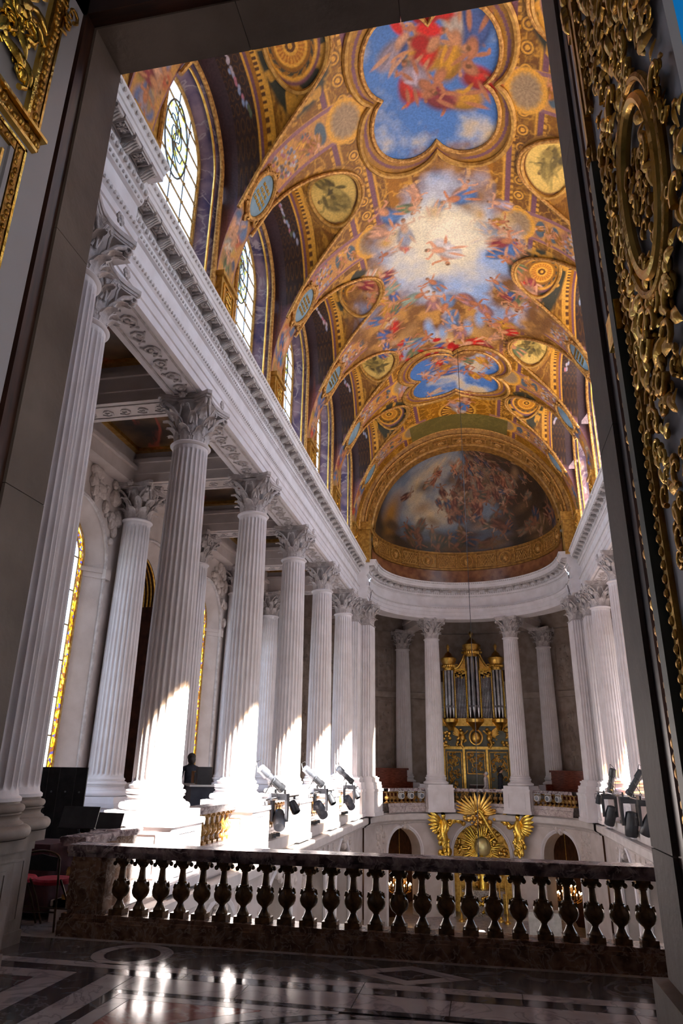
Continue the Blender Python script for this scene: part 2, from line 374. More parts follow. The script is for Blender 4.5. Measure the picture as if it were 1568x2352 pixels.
# --- cells above the windows: violet marble foot, honeycomb, garland, cornice, gold field
hexu = np.abs(((U*4.6) % 1)-0.5); hexv = np.abs(((Vm*4.0+0.5*np.floor(U*4.6)) % 1)-0.5); hexm = np.clip(1-np.abs(np.hypot(hexu,hexv)-0.36)*12, 0, 1)
cm.put(cell*1.0, (0.030,0.013,0.010)); cm.put(cell*hexm*0.6, GOLD*0.45)
cm.put(cell*(aV > 68), PURP*0.22+n1[...,None]*0.02)
zone = cell & (aV < 49); cm.put(zone*1.0, GOLD*0.5); cm.put(zone*ridg2*.6, GOLDL*0.6); cm.put(zone*np.clip(ridg,0,1)*0.9, GOLDL*0.8)
for a0, a1, c_ in ((47.5,49.5,GOLDL),(49.5,51.0,GOLDD),(51.0,52.6,GOLD),(52.6,54.2,PURP),(54.2,55.0,GOLDL)):
    cm.put(cell*((aV > a0) & (aV < a1)), np.array(c_)*0.9)
dent = (((U*9) % 1) > 0.5); cm.put(cell*dent*((aV > 49.5)&(aV < 51)), GOLDL)
fr = np.random.default_rng(3)
for yc in YMID:
    for sg in (-1, 1):
        for i in range(26):
            t = i/25*2-1; vv = sg*(57.5+4.5*(1-t*t))*ARC
            cm.ell(yc+t*0.85+fr.uniform(-.05,.05), vv+fr.uniform(-.06,.06), .075, .07, 0, fr.choice([(0.55,0.45,0.48),(0.30,0.36,0.52),(0.50,0.20,0.24),(0.42,0.40,0.50),(0.12,0.14,0.08)]), 0.4)
# medallions and roundels
def ring(yc, vc, ru, rv, col, w):
    q = np.hypot((U-yc)/ru, (Vm-vc)/rv); cm.put(np.clip((w-np.abs(q-1))/w*3, 0, 1), col)
def oval_med(yc, sg):
    vc = sg*36*ARC
    cm.ell(yc, vc, 1.00, 0.98, 0, GOLDD*1.4, .12)
    q = np.hypot((U-yc)/0.88, (Vm-vc)/0.86); cm.put(((q > .86)&(q < 1.06))*0.9*np.clip(ridg+.4,0,1), GOLDL*.9)
    cm.ell(yc, vc, .74, .70, 0, (0.66,0.46,0.15), .05)
    for i in range(7): cm.ell(yc+fr.uniform(-.7,.7), vc+fr.uniform(-.55,.55), fr.uniform(.1,.35), fr.uniform(.08,.2), fr.uniform(0,3), (0.62,0.42,0.13), .8)
    for i in range(3): cm.figure(yc+fr.uniform(-.25,.25), vc+fr.uniform(-.2,.2), .72, fr, [(0.12,0.085,0.028),(0.22,0.16,0.05)], 1.0, (0.36,0.26,0.08))
    for i in range(9):                         # a generic dark cluster in ochre monochrome
        c_ = [(0.13,0.095,0.03),(0.24,0.17,0.05),(0.42,0.31,0.10),(0.08,0.06,0.025)][i % 4]
        cm.ell(yc+fr.normal(0,.22), vc+fr.normal(0,.17), fr.uniform(.10,.30), fr.uniform(.05,.13), fr.uniform(0,3.1), c_, .4)
def roundel(yc, sg):
    vc = sg*37*ARC
    cm.ell(yc, vc, 1.25, .95, 0, (0.035,0.035,0.020), .1); m_ = np.hypot((U-yc)/1.22, (Vm-vc)/.92) < 1
    cm.put(m_*np.clip((cm.noise(4.2,2,9)-.52)*9,0,1), GOLDL*.8)
    cm.ell(yc, vc, .72, .72, 0, PURP, .05)
    for r_, c_ in ((.66,GOLDL),(.58,(0.06,0.05,0.03)),(.50,GOLD*.7),(.42,GOLDL),(.36,(0.45,0.16,0.03)),(.20,GOLDL),(.13,GOLDD),(.06,GOLDL)): cm.ell(yc, vc, r_, r_, 0, c_, .06)
    an = np.arctan2(Vm-vc, U-yc); rr = np.hypot(U-yc, Vm-vc); cm.put(((rr > .2)&(rr < .36))*(np.sin(an*22) > 0)*.6, GOLDL)
    cm.put(((rr > .50)&(rr < .58))*(np.sin(an*14+rr*40) > 0)*.8, GOLD)
for i, yc in enumerate(YMID):
    for sg in (-1, 1):
        (oval_med if i % 2 == 0 else roundel)(yc, sg)
# --- pendentive bands over the columns
band = (~cell) & (np.abs(np.abs(dy)-BAY/2) < 0.46) & (aV > 17)
cm.put(band*1.0, (0.58,0.29,0.10)); cm.put(band*np.clip(ridg,0,1)*.8, GOLDL*.95); cm.put(band*np.clip((n2-.5)*3,0,.7), (0.25,0.10,0.09))
e1 = (~cell) & (np.abs(np.abs(np.abs(dy)-BAY/2)-0.40) < 0.045) & (aV > 17); cm.put(e1*1.0, (0.30,0.14,0.16))
for yk in YK[:6]:
    for sg in (-1, 1):
        for (a_, c_) in ((80,(0.10,0.13,0.24)),(76,(0.42,0.28,0.08)),(72,(0.40,0.10,0.05)),(69,(0.12,0.17,0.30)),(74,(0.55,0.30,0.2)),(83,(0.30,0.18,0.08))):
            for q in range(3): cm.ell(yk+fr.uniform(-.22,.22), sg*(a_+fr.uniform(-2,2))*ARC, fr.uniform(.10,.22), fr.uniform(.16,.34), fr.uniform(-.5,.5), np.array(c_)*fr.uniform(.6,1.5), .5)
        for q in range(3): cm.figure(yk+fr.uniform(-.1,.1), sg*(71+5*q)*ARC, .5, fr, DRAPE, .9)
        for i in range(55): cm.ell(yk+fr.uniform(-.34,.34), sg*fr.uniform(43,51)*ARC, .05, .05, 0, fr.choice([(0.50,0.42,0.44),(0.62,0.55,0.52),(0.42,0.16,0.18),(0.16,0.15,0.18),(0.34,0.32,0.40),(0.15,0.10,0.06)]), .4)
        for a_ in (34, 39): cm.ell(yk, sg*a_*ARC, .30, .16, 0, (0.09,0.13,0.16), .2)
        for i in range(5): cm.figure(yk+fr.uniform(-.25,.25), sg*fr.uniform(32,41)*ARC, .34, fr, [GOLD, GOLDL, (0.45,0.22,0.06)], 1.0)
        if abs(yk-17.89) > 1:
            cm.ell(yk+.05, sg*26*ARC, .55, .50, 0, GOLDL, .08); cm.ell(yk+.05, sg*26*ARC, .46, .40, 0, (0.33,0.22,0.13), .3)
            an = np.arctan2(Vm-sg*26*ARC, U-yk); rr = np.hypot((U-yk-.05)/.42, (Vm-sg*26*ARC)/.36); cm.put((rr < 1)*(np.sin(an*13) > .1)*.45, (0.46,0.33,0.19))
# --- crown panels
def sky_panel(yc, ru, rv, seed, lobes=True):
    q = np.hypot((U-yc)/ru, Vm/rv); an = np.arctan2(Vm/rv, (U-yc)/ru)
    edge = .80+.42*np.abs(np.sin(2*an))**.8
    m = q < edge; fr_ = (q >= edge)&(q < edge+.26)
    cm.put(fr_*1.0, GOLDL*.8); cm.put(fr_*np.clip(1-ridg,0,.6), GOLD*.6); cm.put(((q > edge+.12)&(q < edge+.17))*1.0, PURP)
    cl = cm.noise(0.9, 5, seed)
    cm.put(m*1.0, (0.09,0.20,0.47)); cm.put(m*np.clip((cl-.48)*6,0,1), (0.42,0.45,0.52)); cm.put(m*np.clip((cl-.58)*7,0,1), (0.62,0.48,0.30))
rg = np.random.default_rng(21)
cm.put((aV < 17)*1.0*(~cell), GOLD*.85); cm.put((aV < 17)*np.clip(ridg,0,1)*(~cell), GOLDL)
for yc in (8.35, 12.75, 20.6, 24.7):            # sun-burst cartouches on the crown
    an = np.arctan2(Vm, U-yc); rr = np.hypot(U-yc, Vm)
    cm.put((rr < .78)*1.0, GOLDL*.9); cm.put((rr < .68)*1.0, GOLDD*1.5); cm.put((rr < .64)*(np.sin(an*18) > 0)*1.0, GOLDL); cm.put((rr < .30)*1.0, GOLD)
sky_panel(10.50, 1.62, 1.40, 31)
for i in range(15): cm.figure(10.0+rg.normal(0,.62), rg.normal(.05,.55), rg.uniform(.7,1.05), rg, DRAPE, .8)
for q in range(10): cm.ell(9.2+rg.uniform(-.5,.4), rg.uniform(-.75,.3), rg.uniform(.15,.40), rg.uniform(.08,.2), rg.uniform(0,3), np.array((0.58,0.035,0.03))*rg.uniform(.5,1.1), .4)
sky_panel(21.85, 1.35, 1.62, 47)
for i in range(12): cm.figure(21.7+rg.normal(0,.4), rg.normal(-.3,.75), rg.uniform(.5,.8), rg, DRAPE, .9)
for i in range(4): cm.figure(24.0+rg.normal(0,.25), rg.normal(0,.35), .8, rg, DRAPE, .95)
gp = (U > 24.95)&(U < 26.3)&(aV < 27); cm.put(gp*1.0, (0.16,0.125,0.035)); cm.put(gp*np.clip(ridg,0,1)*.5, (0.30,0.23,0.07))
# --- the great bright heaven in the middle of the vault
qh = np.hypot((U-16.9)/4.25, Vm/(2.75+0.55*np.cos((U-17.6)*0.8)))+(n1-.5)*.7
hm = np.clip((1.10-qh)*7, 0, 1)*(~cell | (np.abs(U-16.05) < 1.6)); cm.put(hm, (0.22,0.10,0.035))
cm.put(hm*np.clip((1.0-qh)*6,0,1)*np.clip((n2-.42)*5,0,1), (0.50,0.26,0.08))
cm.put(np.clip((0.92-qh)*5,0,1)*np.clip((cm.noise(.8,4,71)-.42)*5,0,1), (0.30,0.42,0.66))
core = np.hypot((U-15.1)/2.15, (Vm-0.0)/1.95)+(cm.noise(1.1,4,90)-.5)*.75
cm.put(np.clip((1.12-core)*2.6,0,1), (0.40,0.50,0.70)); cm.put(np.clip((.92-core)*2.6,0,1), (0.78,0.70,0.55)); cm.put(np.clip((.62-core)*3,0,1), (0.95,0.87,0.66))
for i in range(26):
    t = rg.uniform(0, 6.28); cm.ell(16.6+3.0*math.cos(t)+rg.normal(0,.25), 2.1*math.sin(t)+rg.normal(0,.2), rg.uniform(.3,.6), rg.uniform(.2,.42), rg.uniform(0,3), np.array([(0.62,0.36,0.12),(0.40,0.22,0.09),(0.66,0.46,0.22),(0.28,0.15,0.07)][i % 4]), .8)
for i in range(6): cm.ell(19.0+rg.normal(0,.25), rg.uniform(-1.0,1.0), .55, .22, 0, (0.28,0.40,0.62), .8)
for i in range(74):
    t = rg.uniform(0, 6.28); rr = rg.uniform(.80,1.15)
    cm.figure(17.2+3.5*rr*math.cos(t)+rg.normal(0,.2), 2.35*rr*math.sin(t)+rg.normal(0,.2), rg.uniform(.45,.80), rg, DRAPE+[(0.55,0.30,0.2)], .95)
for i in range(13): cm.figure(18.2+rg.normal(0,.8), rg.normal(0,1.0), rg.uniform(.5,.8), rg, [(0.5,0.42,0.40),(0.30,0.38,0.30),(0.40,0.20,0.2),(0.2,0.28,0.45)], .9)
cm.put(np.clip((.80-core)*2.2,0,.85), (0.86,0.78,0.58)); cm.put(np.clip((.50-core)*3,0,.9), (0.98,0.90,0.70))
for i in range(2): cm.figure(15.5+rg.normal(0,.1), rg.normal(0,.2), .9, rg, [(0.72,0.66,0.64)], 1.1)
for i in range(9): cm.ell(20.1+rg.normal(0,.22), -.4+rg.normal(0,.5), rg.uniform(.16,.34), rg.uniform(.08,.16), rg.uniform(0,3), np.array((0.56,0.03,0.03))*rg.uniform(.5,1.1), .4)
lum = cm.c.mean(-1, keepdims=True); cm.c = np.clip((lum+(cm.c-lum)*1.12)*(0.88+0.24*n2[...,None]), 0, 1)

def color_mesh(name, P, C, mat, parent, flip=False):
    nu, nv = P.shape[:2]; me = bpy.data.meshes.new(name)
    idx = np.arange(nu*nv).reshape(nu, nv); q = np.stack([idx[:-1,:-1], idx[1:,:-1], idx[1:,1:], idx[:-1,1:]], -1).reshape(-1,4)
    if flip: q = q[:, ::-1]
    me.vertices.add(nu*nv); me.vertices.foreach_set('co', P.reshape(-1).astype(np.float32))
    me.loops.add(q.size); me.loops.foreach_set('vertex_index', np.ascontiguousarray(q).reshape(-1).astype(np.int32))
    me.polygons.add(len(q)); me.polygons.foreach_set('loop_start', np.arange(0, q.size, 4, dtype=np.int32))
    me.update(calc_edges=True); me.validate()
    at = me.color_attributes.new('Col', 'FLOAT_COLOR', 'POINT')
    rgba = np.ones((nu*nv, 4), np.float32); rgba[:, :3] = C.reshape(-1, 3); at.data.foreach_set('color', rgba.reshape(-1))
    me.shade_smooth(); me.set_sharp_from_angle(angle=R(35))
    return ob(name, me, mat, parent)
def painted(name, rough=0.5, bump=0.3):
    m, nt, b = _nt(name); N = nt.nodes; L = nt.links
    a = N.new('ShaderNodeAttribute'); a.attribute_name = 'Col'
    tc = N.new('ShaderNodeTexCoord'); nz = N.new('ShaderNodeTexNoise'); nz.inputs['Scale'].default_value = 22; nz.inputs['Detail'].default_value = 5
    L.new(tc.outputs['Object'], nz.inputs[0])
    hs = N.new('ShaderNodeHueSaturation'); mr = N.new('ShaderNodeMapRange'); mr.inputs[1].default_value = .3; mr.inputs[2].default_value = .7; mr.inputs[3].default_value = .80; mr.inputs[4].default_value = 1.18
    L.new(nz.outputs[0], mr.inputs[0]); L.new(mr.outputs[0], hs.inputs['Value']); L.new(a.outputs['Color'], hs.inputs['Color'])
    L.new(hs.outputs[0], b.inputs['Base Color']); b.inputs['Roughness'].default_value = rough
    bp = N.new('ShaderNodeBump'); bp.inputs['Strength'].default_value = bump; bp.inputs['Distance'].default_value = .02
    L.new(nz.outputs[0], bp.inputs['Height']); L.new(bp.outputs[0], b.inputs['Normal']); return m
M['vault_paint'] = painted('painted_vault'); M['dome_paint'] = painted('painted_half_dome', .45, .15)
ceiling = struct('ceiling')
X_ = VA*np.sin(np.radians(V)); Z_ = zvault(X_, U)
color_mesh('painted_vault', np.stack([X_, U, Z_], -1), cm.c, M['vault_paint'], ceiling, True)
tag(ceiling, 'painted barrel vault with bright sky scenes, gold ornament and window cells', 'ceiling')

# ---- half dome of the apse
cd = Canvas(-1.0, 1.0, 360, 0.0, 1.0, 220)       # u: angle / 90 deg, v: height fraction
DU, DV = cd.U, cd.V
dn = cd.noise(2.5, 5, 5); dn2 = cd.noise(6, 4, 6)
cd.c[:] = (0.062,0.032,0.016)
DOMEP = [(0.30,0.10,0.05),(0.34,0.19,0.07),(0.10,0.12,0.20),(0.16,0.13,0.08),(0.36,0.28,0.20),(0.22,0.05,0.03),(0.45,0.33,0.22)]
sk = np.clip(1.15-np.hypot((DU+.28)/.62, (DV-.55)/.55)+(dn-.5)*.9, 0, 1)
cd.put(np.clip(sk*2.6,0,1), (0.17,0.22,0.30)); cd.put(np.clip((sk-.25)*2.2,0,1)*np.clip((dn2-.35)*4,0,1), (0.36,0.34,0.32)); cd.put(np.clip((sk-.45)*3,0,1)*np.clip((dn-.45)*6,0,1), (0.62,0.46,0.26))
cd.ell(-.72,.22,.14,.25,0,(0.36,0.17,0.03),.8); cd.ell(-.1,.12,.35,.09,0,(0.04,0.06,0.11),.7)
rg = np.random.default_rng(77)
for i in range(70):
    u_ = rg.normal(.30,.26); v_ = np.clip(rg.normal(.52,.2)+.12*u_, .04,.95); cd.ell(u_, v_, rg.uniform(.06,.16), rg.uniform(.04,.09), rg.uniform(-.6,.6), np.array([(0.20,0.11,0.05),(0.10,0.055,0.03),(0.34,0.20,0.10),(0.05,0.03,0.02)][i % 4]), .9, .8)
for i in range(130):
    u_ = rg.normal(.26,.25); v_ = np.clip(rg.normal(.52,.19)+.12*u_, .05,.93); cd.figure(u_, v_, rg.uniform(.075,.125), rg, DOMEP, rg.uniform(.30,.80))
for i in range(26): cd.ell(rg.uniform(-.85,.95), rg.uniform(.02,.20), rg.uniform(.08,.2), rg.uniform(.03,.07), rg.uniform(-.3,.3), np.array([(0.09,0.05,0.025),(0.03,0.02,0.012),(0.16,0.08,0.03)][i % 3]), .8, .85)
for i in range(22): cd.figure(rg.uniform(-.6,.9), rg.uniform(.05,.18), rg.uniform(.09,.14), rg, DOMEP, .42)
for i in range(6): cd.figure(-.38+rg.normal(0,.04), .62+rg.normal(0,.06), .10, rg, DOMEP, .8)
cd.figure(-.10,.74,.17,rg,[(0.5,0.36,0.24)],.95)
cd.c = np.clip(cd.c*(.75+.5*dn2[...,None]),0,1)
ph = np.radians(DU*90); el = np.radians(DV*90)
Pd = np.stack([3.80*np.sin(ph)*np.cos(el), YC+0.05+3.75*np.cos(ph)*np.cos(el), 11.1+3.75*np.sin(el)], -1)
color_mesh('painted_half_dome', Pd, cd.c, M['dome_paint'], ceiling, False)

# ---- gold mouldings along every cell edge of the vault, oval frames, cartouches
def groin(yc, sg):
    pts = []
    for i in range(41):
        t = -1+2*i/40; y = yc+t*(WCELL-0.004)
        zc0 = ZCS+(ZCT-ZCS)*math.sqrt(max(0,1-abs(t)**2.7))
        lo, hi = 0.0, VA
        for _ in range(30):                       # x where barrel meets the cell
            m_ = (lo+hi)/2
            if VZ+VB*math.sqrt(max(0,1-(m_/VA)**2)) > zc0+.20*(VA-m_)+.015: lo = m_
            else: hi = m_
        x = (lo+hi)/2; pts.append((sg*(x-.02), y, zc0+.20*(VA-x)-.03))
    return pts
for i, yc in enumerate(YMID):
    for sg in (-1, 1):
        b = MB(); b.tube(groin(yc, sg), .042, 8); b.build('groin_moulding', M['gold_red'], ceiling)
        arch = [(sg*(VA-.02), yc+1.24*math.cos(a), 12.78+1.27*math.sin(a)) for a in np.linspace(0, math.pi, 29)]
        leg0 = [(sg*(VA-.02), yc+1.24, 9.6)]; leg1 = [(sg*(VA-.02), yc-1.24, 9.6)]
        b = MB(); b.tube(leg0+arch+leg1, .05, 8); b.build('window_frame_moulding', M['gold_red'], ceiling)
        b = MB(); b.tube([(p[0]+sg*.12, yc+(p[1]-yc)*.93, 9.6+(p[2]-9.6)*.982) for p in leg0+arch+leg1], .028, 6); b.build('window_frame_bead', M['gold'], ceiling)
        if i in (1,2,3,4,5):                       # medallion frame
            n_ = 48; fr_o = [vpt(yc+.80*math.cos(a), sg*(36+(.77/ARC)*math.sin(a)), .03) for a in np.linspace(0,2*math.pi,n_,endpoint=False)]
            b = MB(); b.tube(fr_o, .05, 6, True); b.build('medallion_frame', M['gold_paint'], ceiling)
for (yc, ru, rv) in ((10.50,1.62,1.40),(21.85,1.35,1.62)):
    for f_, r_, mt in ((1.02,.05,'gold_red'),(1.24,.07,'gold_paint')):
        pts = []
        for a in np.linspace(0, 2*math.pi, 72, endpoint=False):
            e_ = (.80+.42*abs(math.sin(2*a))**.8)*f_; pts.append(vpt(yc+ru*e_*math.cos(a), rv*e_*math.sin(a)/ARC, .02))
        b = MB(); b.tube(pts, r_, 7, True); b.build('sky_panel_frame', M[mt], ceiling)
for k, yk in enumerate(YK):
    for sg in (-1, 1):
        o = struct('trim_%d' % (20+2*k+(sg > 0))); tag(o, 'gilded cartouche with blue oval on the vault band over the %s of the %s colonnade' % (['first column','second column','third column','fourth column','fifth column','sixth column'][k], 'left' if sg < 0 else 'right'), 'cartouche')
        c0 = vpt(yk, sg*59); nx = Vector((-sg*math.sin(R(62)), 0, -math.cos(R(62)))); up = Vector((-sg*math.cos(R(62)), 0, math.sin(R(62)))); sd = Vector((0,1,0))
        Mx = Matrix(((sd.x*1,up.x,nx.x,c0.x),(sd.y,up.y,nx.y,c0.y),(sd.z,up.z,nx.z,c0.z),(0,0,0,1)))
        b = MB(); b.lathe([(0.001,.07),(.9,.06),(1.0,.03)], 40, caps=False); b.v = [tuple(Mx @ Vector((p[0]*.33, p[1]*.50, p[2]))) for p in b.v]
        b.build('blue_oval', M['blue_oval'], o)
        b = MB(); b.tube([Mx @ Vector((.36*math.cos(a), .54*math.sin(a), .06)) for a in np.linspace(0,2*math.pi,40,endpoint=False)], .055, 7, True)
        for a in (R(45),R(135),R(225),R(315),R(90),R(270)):
            b.tube([Mx @ Vector((.40*math.cos(a)+.11*q/8*math.cos(q*.75+a), .60*math.sin(a)+.11*q/8*math.sin(q*.75+a), .07)) for q in range(9)], .04, 6)
        b.build('scroll_frame', M['gold_red'], o)
        if k in (1,2,3):                           # four rows of worn, unreadable letters
            for j in range(4):
                b = MB(); n_ = (9,7,7,9)[(j+k) % 4]; x0_ = -.024*n_
                for q in range(n_):
                    x_ = x0_+.048*q+.012; z_ = .20-.125*j; w_ = .010
                    kind_ = (q*7+j*3+k) % 4
                    bars = [(x_-w_, x_, z_-.036, z_+.036)]
                    if kind_ in (1,3): bars.append((x_+.018, x_+.018+w_, z_-.036, z_+.036))
                    if kind_ in (0,1): bars.append((x_, x_+.022, z_-.005, z_+.006))
                    if kind_ == 2: bars.append((x_, x_+.024, z_-.036, z_-.026))
                    for (a0,a1,c0_,c1_) in bars: b.add([Mx @ Vector((p,q_,r_)) for r_ in (.068,.080) for p,q_ in ((a0,c0_),(a1,c0_),(a1,c1_),(a0,c1_))], [(4,5,6,7),(0,1,5,4),(1,2,6,5),(2,3,7,6),(3,0,4,7)])
                b.build('worn_lettering', M['gold'], o, smooth=0)
# ---- walls with arched openings
def arch_pts(uc, hw, z0, zs, rise, n=18):
    return [(uc-hw, z0)] + [(uc-hw*math.cos(a), zs+rise*math.sin(a)) for a in np.linspace(0, math.pi, n+1)] + [(uc+hw, z0)]
def arch_face(b, u0, u1, z0, z1, P, mp, d=0.0):       # wall face between u0..u1, z0..z1 with the opening P cut out
    q = lambda u, z: mp(u, z, d)
    sill = P[0][1]
    if sill > z0+1e-4: b.add([q(u0,z0),q(u1,z0),q(u1,sill),q(u0,sill)], [(0,1,2,3)])
    b.add([q(u0,sill),q(P[0][0],sill),q(P[1][0],P[1][1]),q(P[1][0],z1),q(u0,z1)], [(0,1,2,3,4)])
    b.add([q(P[-1][0],sill),q(u1,sill),q(u1,z1),q(P[-2][0],z1),q(P[-2][0],P[-2][1])], [(0,1,2,3,4)])
    for a, c in zip(P[1:-2], P[2:-1]): b.add([q(*a),q(*c),q(c[0],z1),q(a[0],z1)], [(0,1,2,3)])
def reveal(b, P, Q, mp, d0, d1):
    n = len(P); b.add([mp(u,z,d0) for u,z in P]+[mp(u,z,d1) for u,z in Q], [(i,i+1,n+i+1,n+i) for i in range(n-1)])
    b.add([mp(*P[0],d0),mp(*P[-1],d0),mp(*Q[-1],d1),mp(*Q[0],d1)], [(0,1,2,3)])
def arch_tube(P, mp, d, r, parent, mat, name, seg=6):
    b = MB(); b.tube([mp(u,z,d) for u,z in P], r, seg); return b.build(name, mat, parent)
def arch_glass(b, Q, mp, d):
    b.add([mp(u,z,d) for u,z in Q], [tuple(range(len(Q)))])

SIDES = ((-1,'left'),(1,'right'))
WIN = {}
for sg, side in SIDES:
    # clerestory wall
    w = struct('wall_%s' % side); tag(w, 'clerestory wall with tall arched windows above the %s cornice' % side, 'wall')
    mp = lambda u, z, d, sg=sg: (sg*(VA+d), u, z)
    b = MB(); rv = MB()
    for yc in YMID:
        P = arch_pts(yc, 1.24, 9.45, 12.78, 1.27); Q = arch_pts(yc, 1.10, 9.75, 12.75, 1.12)
        top = [(yc-1.46*math.cos(a), 12.2+2.04*math.sqrt(max(0,1-abs(math.cos(a))**2.7))) for a in np.linspace(0, math.pi, 19)]
        for i in range(18):                         # ring between window and cell arch
            a, c = P[1+i], P[2+i]; e, f = top[i], top[i+1]
            b.add([mp(*a,0),mp(*c,0),mp(f[0],max(f[1],c[1]),0),mp(e[0],max(e[1],a[1]),0)], [(0,1,2,3)])
        for s2 in (-1, 1): b.add([mp(yc+s2*1.24,9.45,0),mp(yc+s2*1.46,9.45,0),mp(yc+s2*1.46,12.3,0),mp(yc+s2*1.24,12.78,0)], [(0,1,2,3)])
        reveal(rv, P, Q, mp, 0, .42)
    b.build('window_surround', M['gold_paint'], w, smooth=0); rv.build('splayed_reveal', M['marble_purple'], w, smooth=30)
    for k in range(-1, 6):
        yk = 6.85+BAY*k; b = MB(); b.box(min(sg*(VA+.005),sg*4.76), max(sg*(VA+.005),sg*4.76), yk-.41, yk+.41, 9.0, 15.6)
        b.build('window_pier', M['gold_paint'], w, smooth=0)
        pb = MB(); px = sg*(VA-.12); xa, xb = sorted((sg*(VA-.12), sg*(VA+.02)))
        pb.box(xa, xb, yk-.36, yk+.36, 9.6, 10.62); pb.box(min(xa,sg*(VA-.17)), max(xb,sg*(VA-.17)), yk-.41, yk+.41, 10.62, 10.72)
        pd = pb.build('pier_pedestal', M['gold_paint'], w, smooth=0)
        pn = MB(); xf_ = sg*(VA-.125)
        for (y0,y1,z0,z1) in ((-.28,.28,10.48,10.52),(-.28,.28,9.78,9.82),(-.28,-.24,9.82,10.48),(.24,.28,9.82,10.48)): pn.box(min(xf_,xf_-sg*.02), max(xf_,xf_-sg*.02), yk+y0, yk+y1, z0, z1)
        for q in range(5): pn.tube([(xf_-sg*.01, yk+.13*math.cos(t*.8+q), 9.92+q*.12+.06*math.sin(t*.8+q)) for t in range(8)], .018, 5)
        pn.build('gilt_panel_ornament', M['gold'], pd)
    b = MB(); xa, xb = sorted((sg*(VA+.01), sg*5.2)); b.box(xa, xb, 25.6, 27.9, 9.0, 15.8); b.box(xa, xb, 1.9, 3.2, 9.0, 15.8); b.build('end_pier', M['gold_paint'], w, smooth=0)
    b = MB(); xa, xb = sorted((sg*(VA+.5), sg*5.3)); b.box(xa, xb, 3.2, 6.6, 9.0, 15.8) if sg < 0 else b.box(xa, xb, 3.2, 3.6, 9.0, 15.8); b.build('light_block', M['stone'], w, smooth=0)  # unseen blocks added to keep daylight out of the west bay
    # side tribune: outer wall, windows, ceiling
    ow = struct('wall_%s_tribune' % side); tag(ow, 'limestone outer wall of the %s gallery with arched bays and carved spandrels' % side, 'wall')
    XW = 7.95; mpo = lambda u, z, d, sg=sg: (sg*(XW+d), u, z)
    b = MB(); rv = MB()
    bays = YMID+[27.1]
    for i, yc in enumerate(bays):
        P = arch_pts(yc, 1.36, 1.0, 5.85, 1.36); Q = arch_pts(yc, .98, 1.25, 5.9, 1.0)
        arch_face(b, yc-1.84, yc+1.84, 0.0, 9.0, P, mpo); reveal(rv, P, Q, mpo, 0, .34)
        arch_tube(P, mpo, -.01, .045, ow, M['stone_carved'], 'arch_moulding')
        ip = MB()
        for s2 in (-1, 1):
            xa, xb = sorted((sg*(XW-.07), sg*(XW+.02))); ya, yb = sorted((yc+s2*1.30, yc+s2*1.52))
            ip.box(xa, xb, ya, yb, 5.72, 5.82); ip.box(min(xa,sg*(XW-.04)), xb, ya, yb, 5.60, 5.72)
            for (z0_,z1_,g0) in ((5.72,5.82,.06),(5.60,5.72,.03)):
                y0_, y1_ = yc+s2*1.36, yc+s2*.98
                ip.add([(sg*XW,y0_-s2*g0,z) for z in (z0_,z1_)]+[(sg*(XW+.34),y1_-s2*g0,z) for z in (z0_,z1_)]+[(sg*XW,y0_,z0_),(sg*(XW+.34),y1_,z0_),(sg*XW,y0_,z1_),(sg*(XW+.34),y1_,z1_)], [(0,2,3,1),(0,4,5,2),(1,3,7,6)])
        ip.build('impost', M['stone'], ow, smooth=0)
        sp = MB()
        for s2 in (-1, 1):                          # carved spandrel relief: heaped scrolls and forms
            rr = random.Random(i*10+s2)
            for q in range(34):
                t = rr.random(); y_ = yc+s2*(0.35+1.25*t); z_ = 7.92-rr.random()*(0.5+1.6*t)
                if (y_-yc)**2/1.44**2+((z_-5.85)/1.44)**2 < 1: continue
                sp.sphere((sg*(XW-.03), y_, z_), rr.uniform(.07,.16), 7, 5, (.7, rr.uniform(.6,1.4), rr.uniform(.6,1.6)))
        if i < 6: sp.build('spandrel_relief', M['stone_relief'], ow)
    b.build('ashlar_face', M['stone'], ow, smooth=0); rv.build('stone_reveal', M['stone'], ow, smooth=30)
    # gallery ceiling
    b = MB(); xa, xb = sorted((sg*(XW+.36), sg*8.6)); b.box(xa, xb, 2.0, 10.5, 0, 9)
    if sg > 0: b.box(xa, xb, 25.5, 29.0, 0, 9)
    b.build('light_block', M['stone'], ow, smooth=0)  # unseen blocks added behind the openings to darken the galleries
    gc = struct('ceiling_%s_tribune' % side); tag(gc, 'coffered stone ceiling of the %s gallery with dark painted panels' % side, 'ceiling')
    b = MB(); xa, xb = sorted((sg*4.3, sg*8.6)); b.box(xa, xb, 2.0, 31.0, 9.0, 9.1); b.build('roof_slab', M['stone'], gc, smooth=0)
    for i, yc in enumerate(YMID):
        xa, xb = sorted((sg*5.25, sg*7.55)); b = MB(); b.box(xa, xb, yc-1.42, yc+1.42, 8.86, 8.98)
        o = b.build('painted_panel', None, gc, smooth=0); o.data.materials.append(M.get('tribune_paint') or mixed('dark_ceiling_painting', (0.018,0.012,0.010), (0.22,0.11,0.045), 0.9, .45, detail=5, lo=.42, hi=.72, c3=(0.30,0.05,0.03), vscale=.5))
        M['tribune_paint'] = o.data.materials[0]
        b = MB()
        for (a0,a1,b0,b1) in ((5.17,5.31,-1.5,1.5),(7.49,7.63,-1.5,1.5),(5.31,7.49,-1.5,-1.36),(5.31,7.49,1.36,1.5)):
            xa, xb = sorted((sg*a0, sg*a1)); b.box(xa, xb, yc+b0, yc+b1, 8.78, 8.95)
        b.build('gilt_panel_frame', M['gold'], gc, smooth=0)
        b = MB()
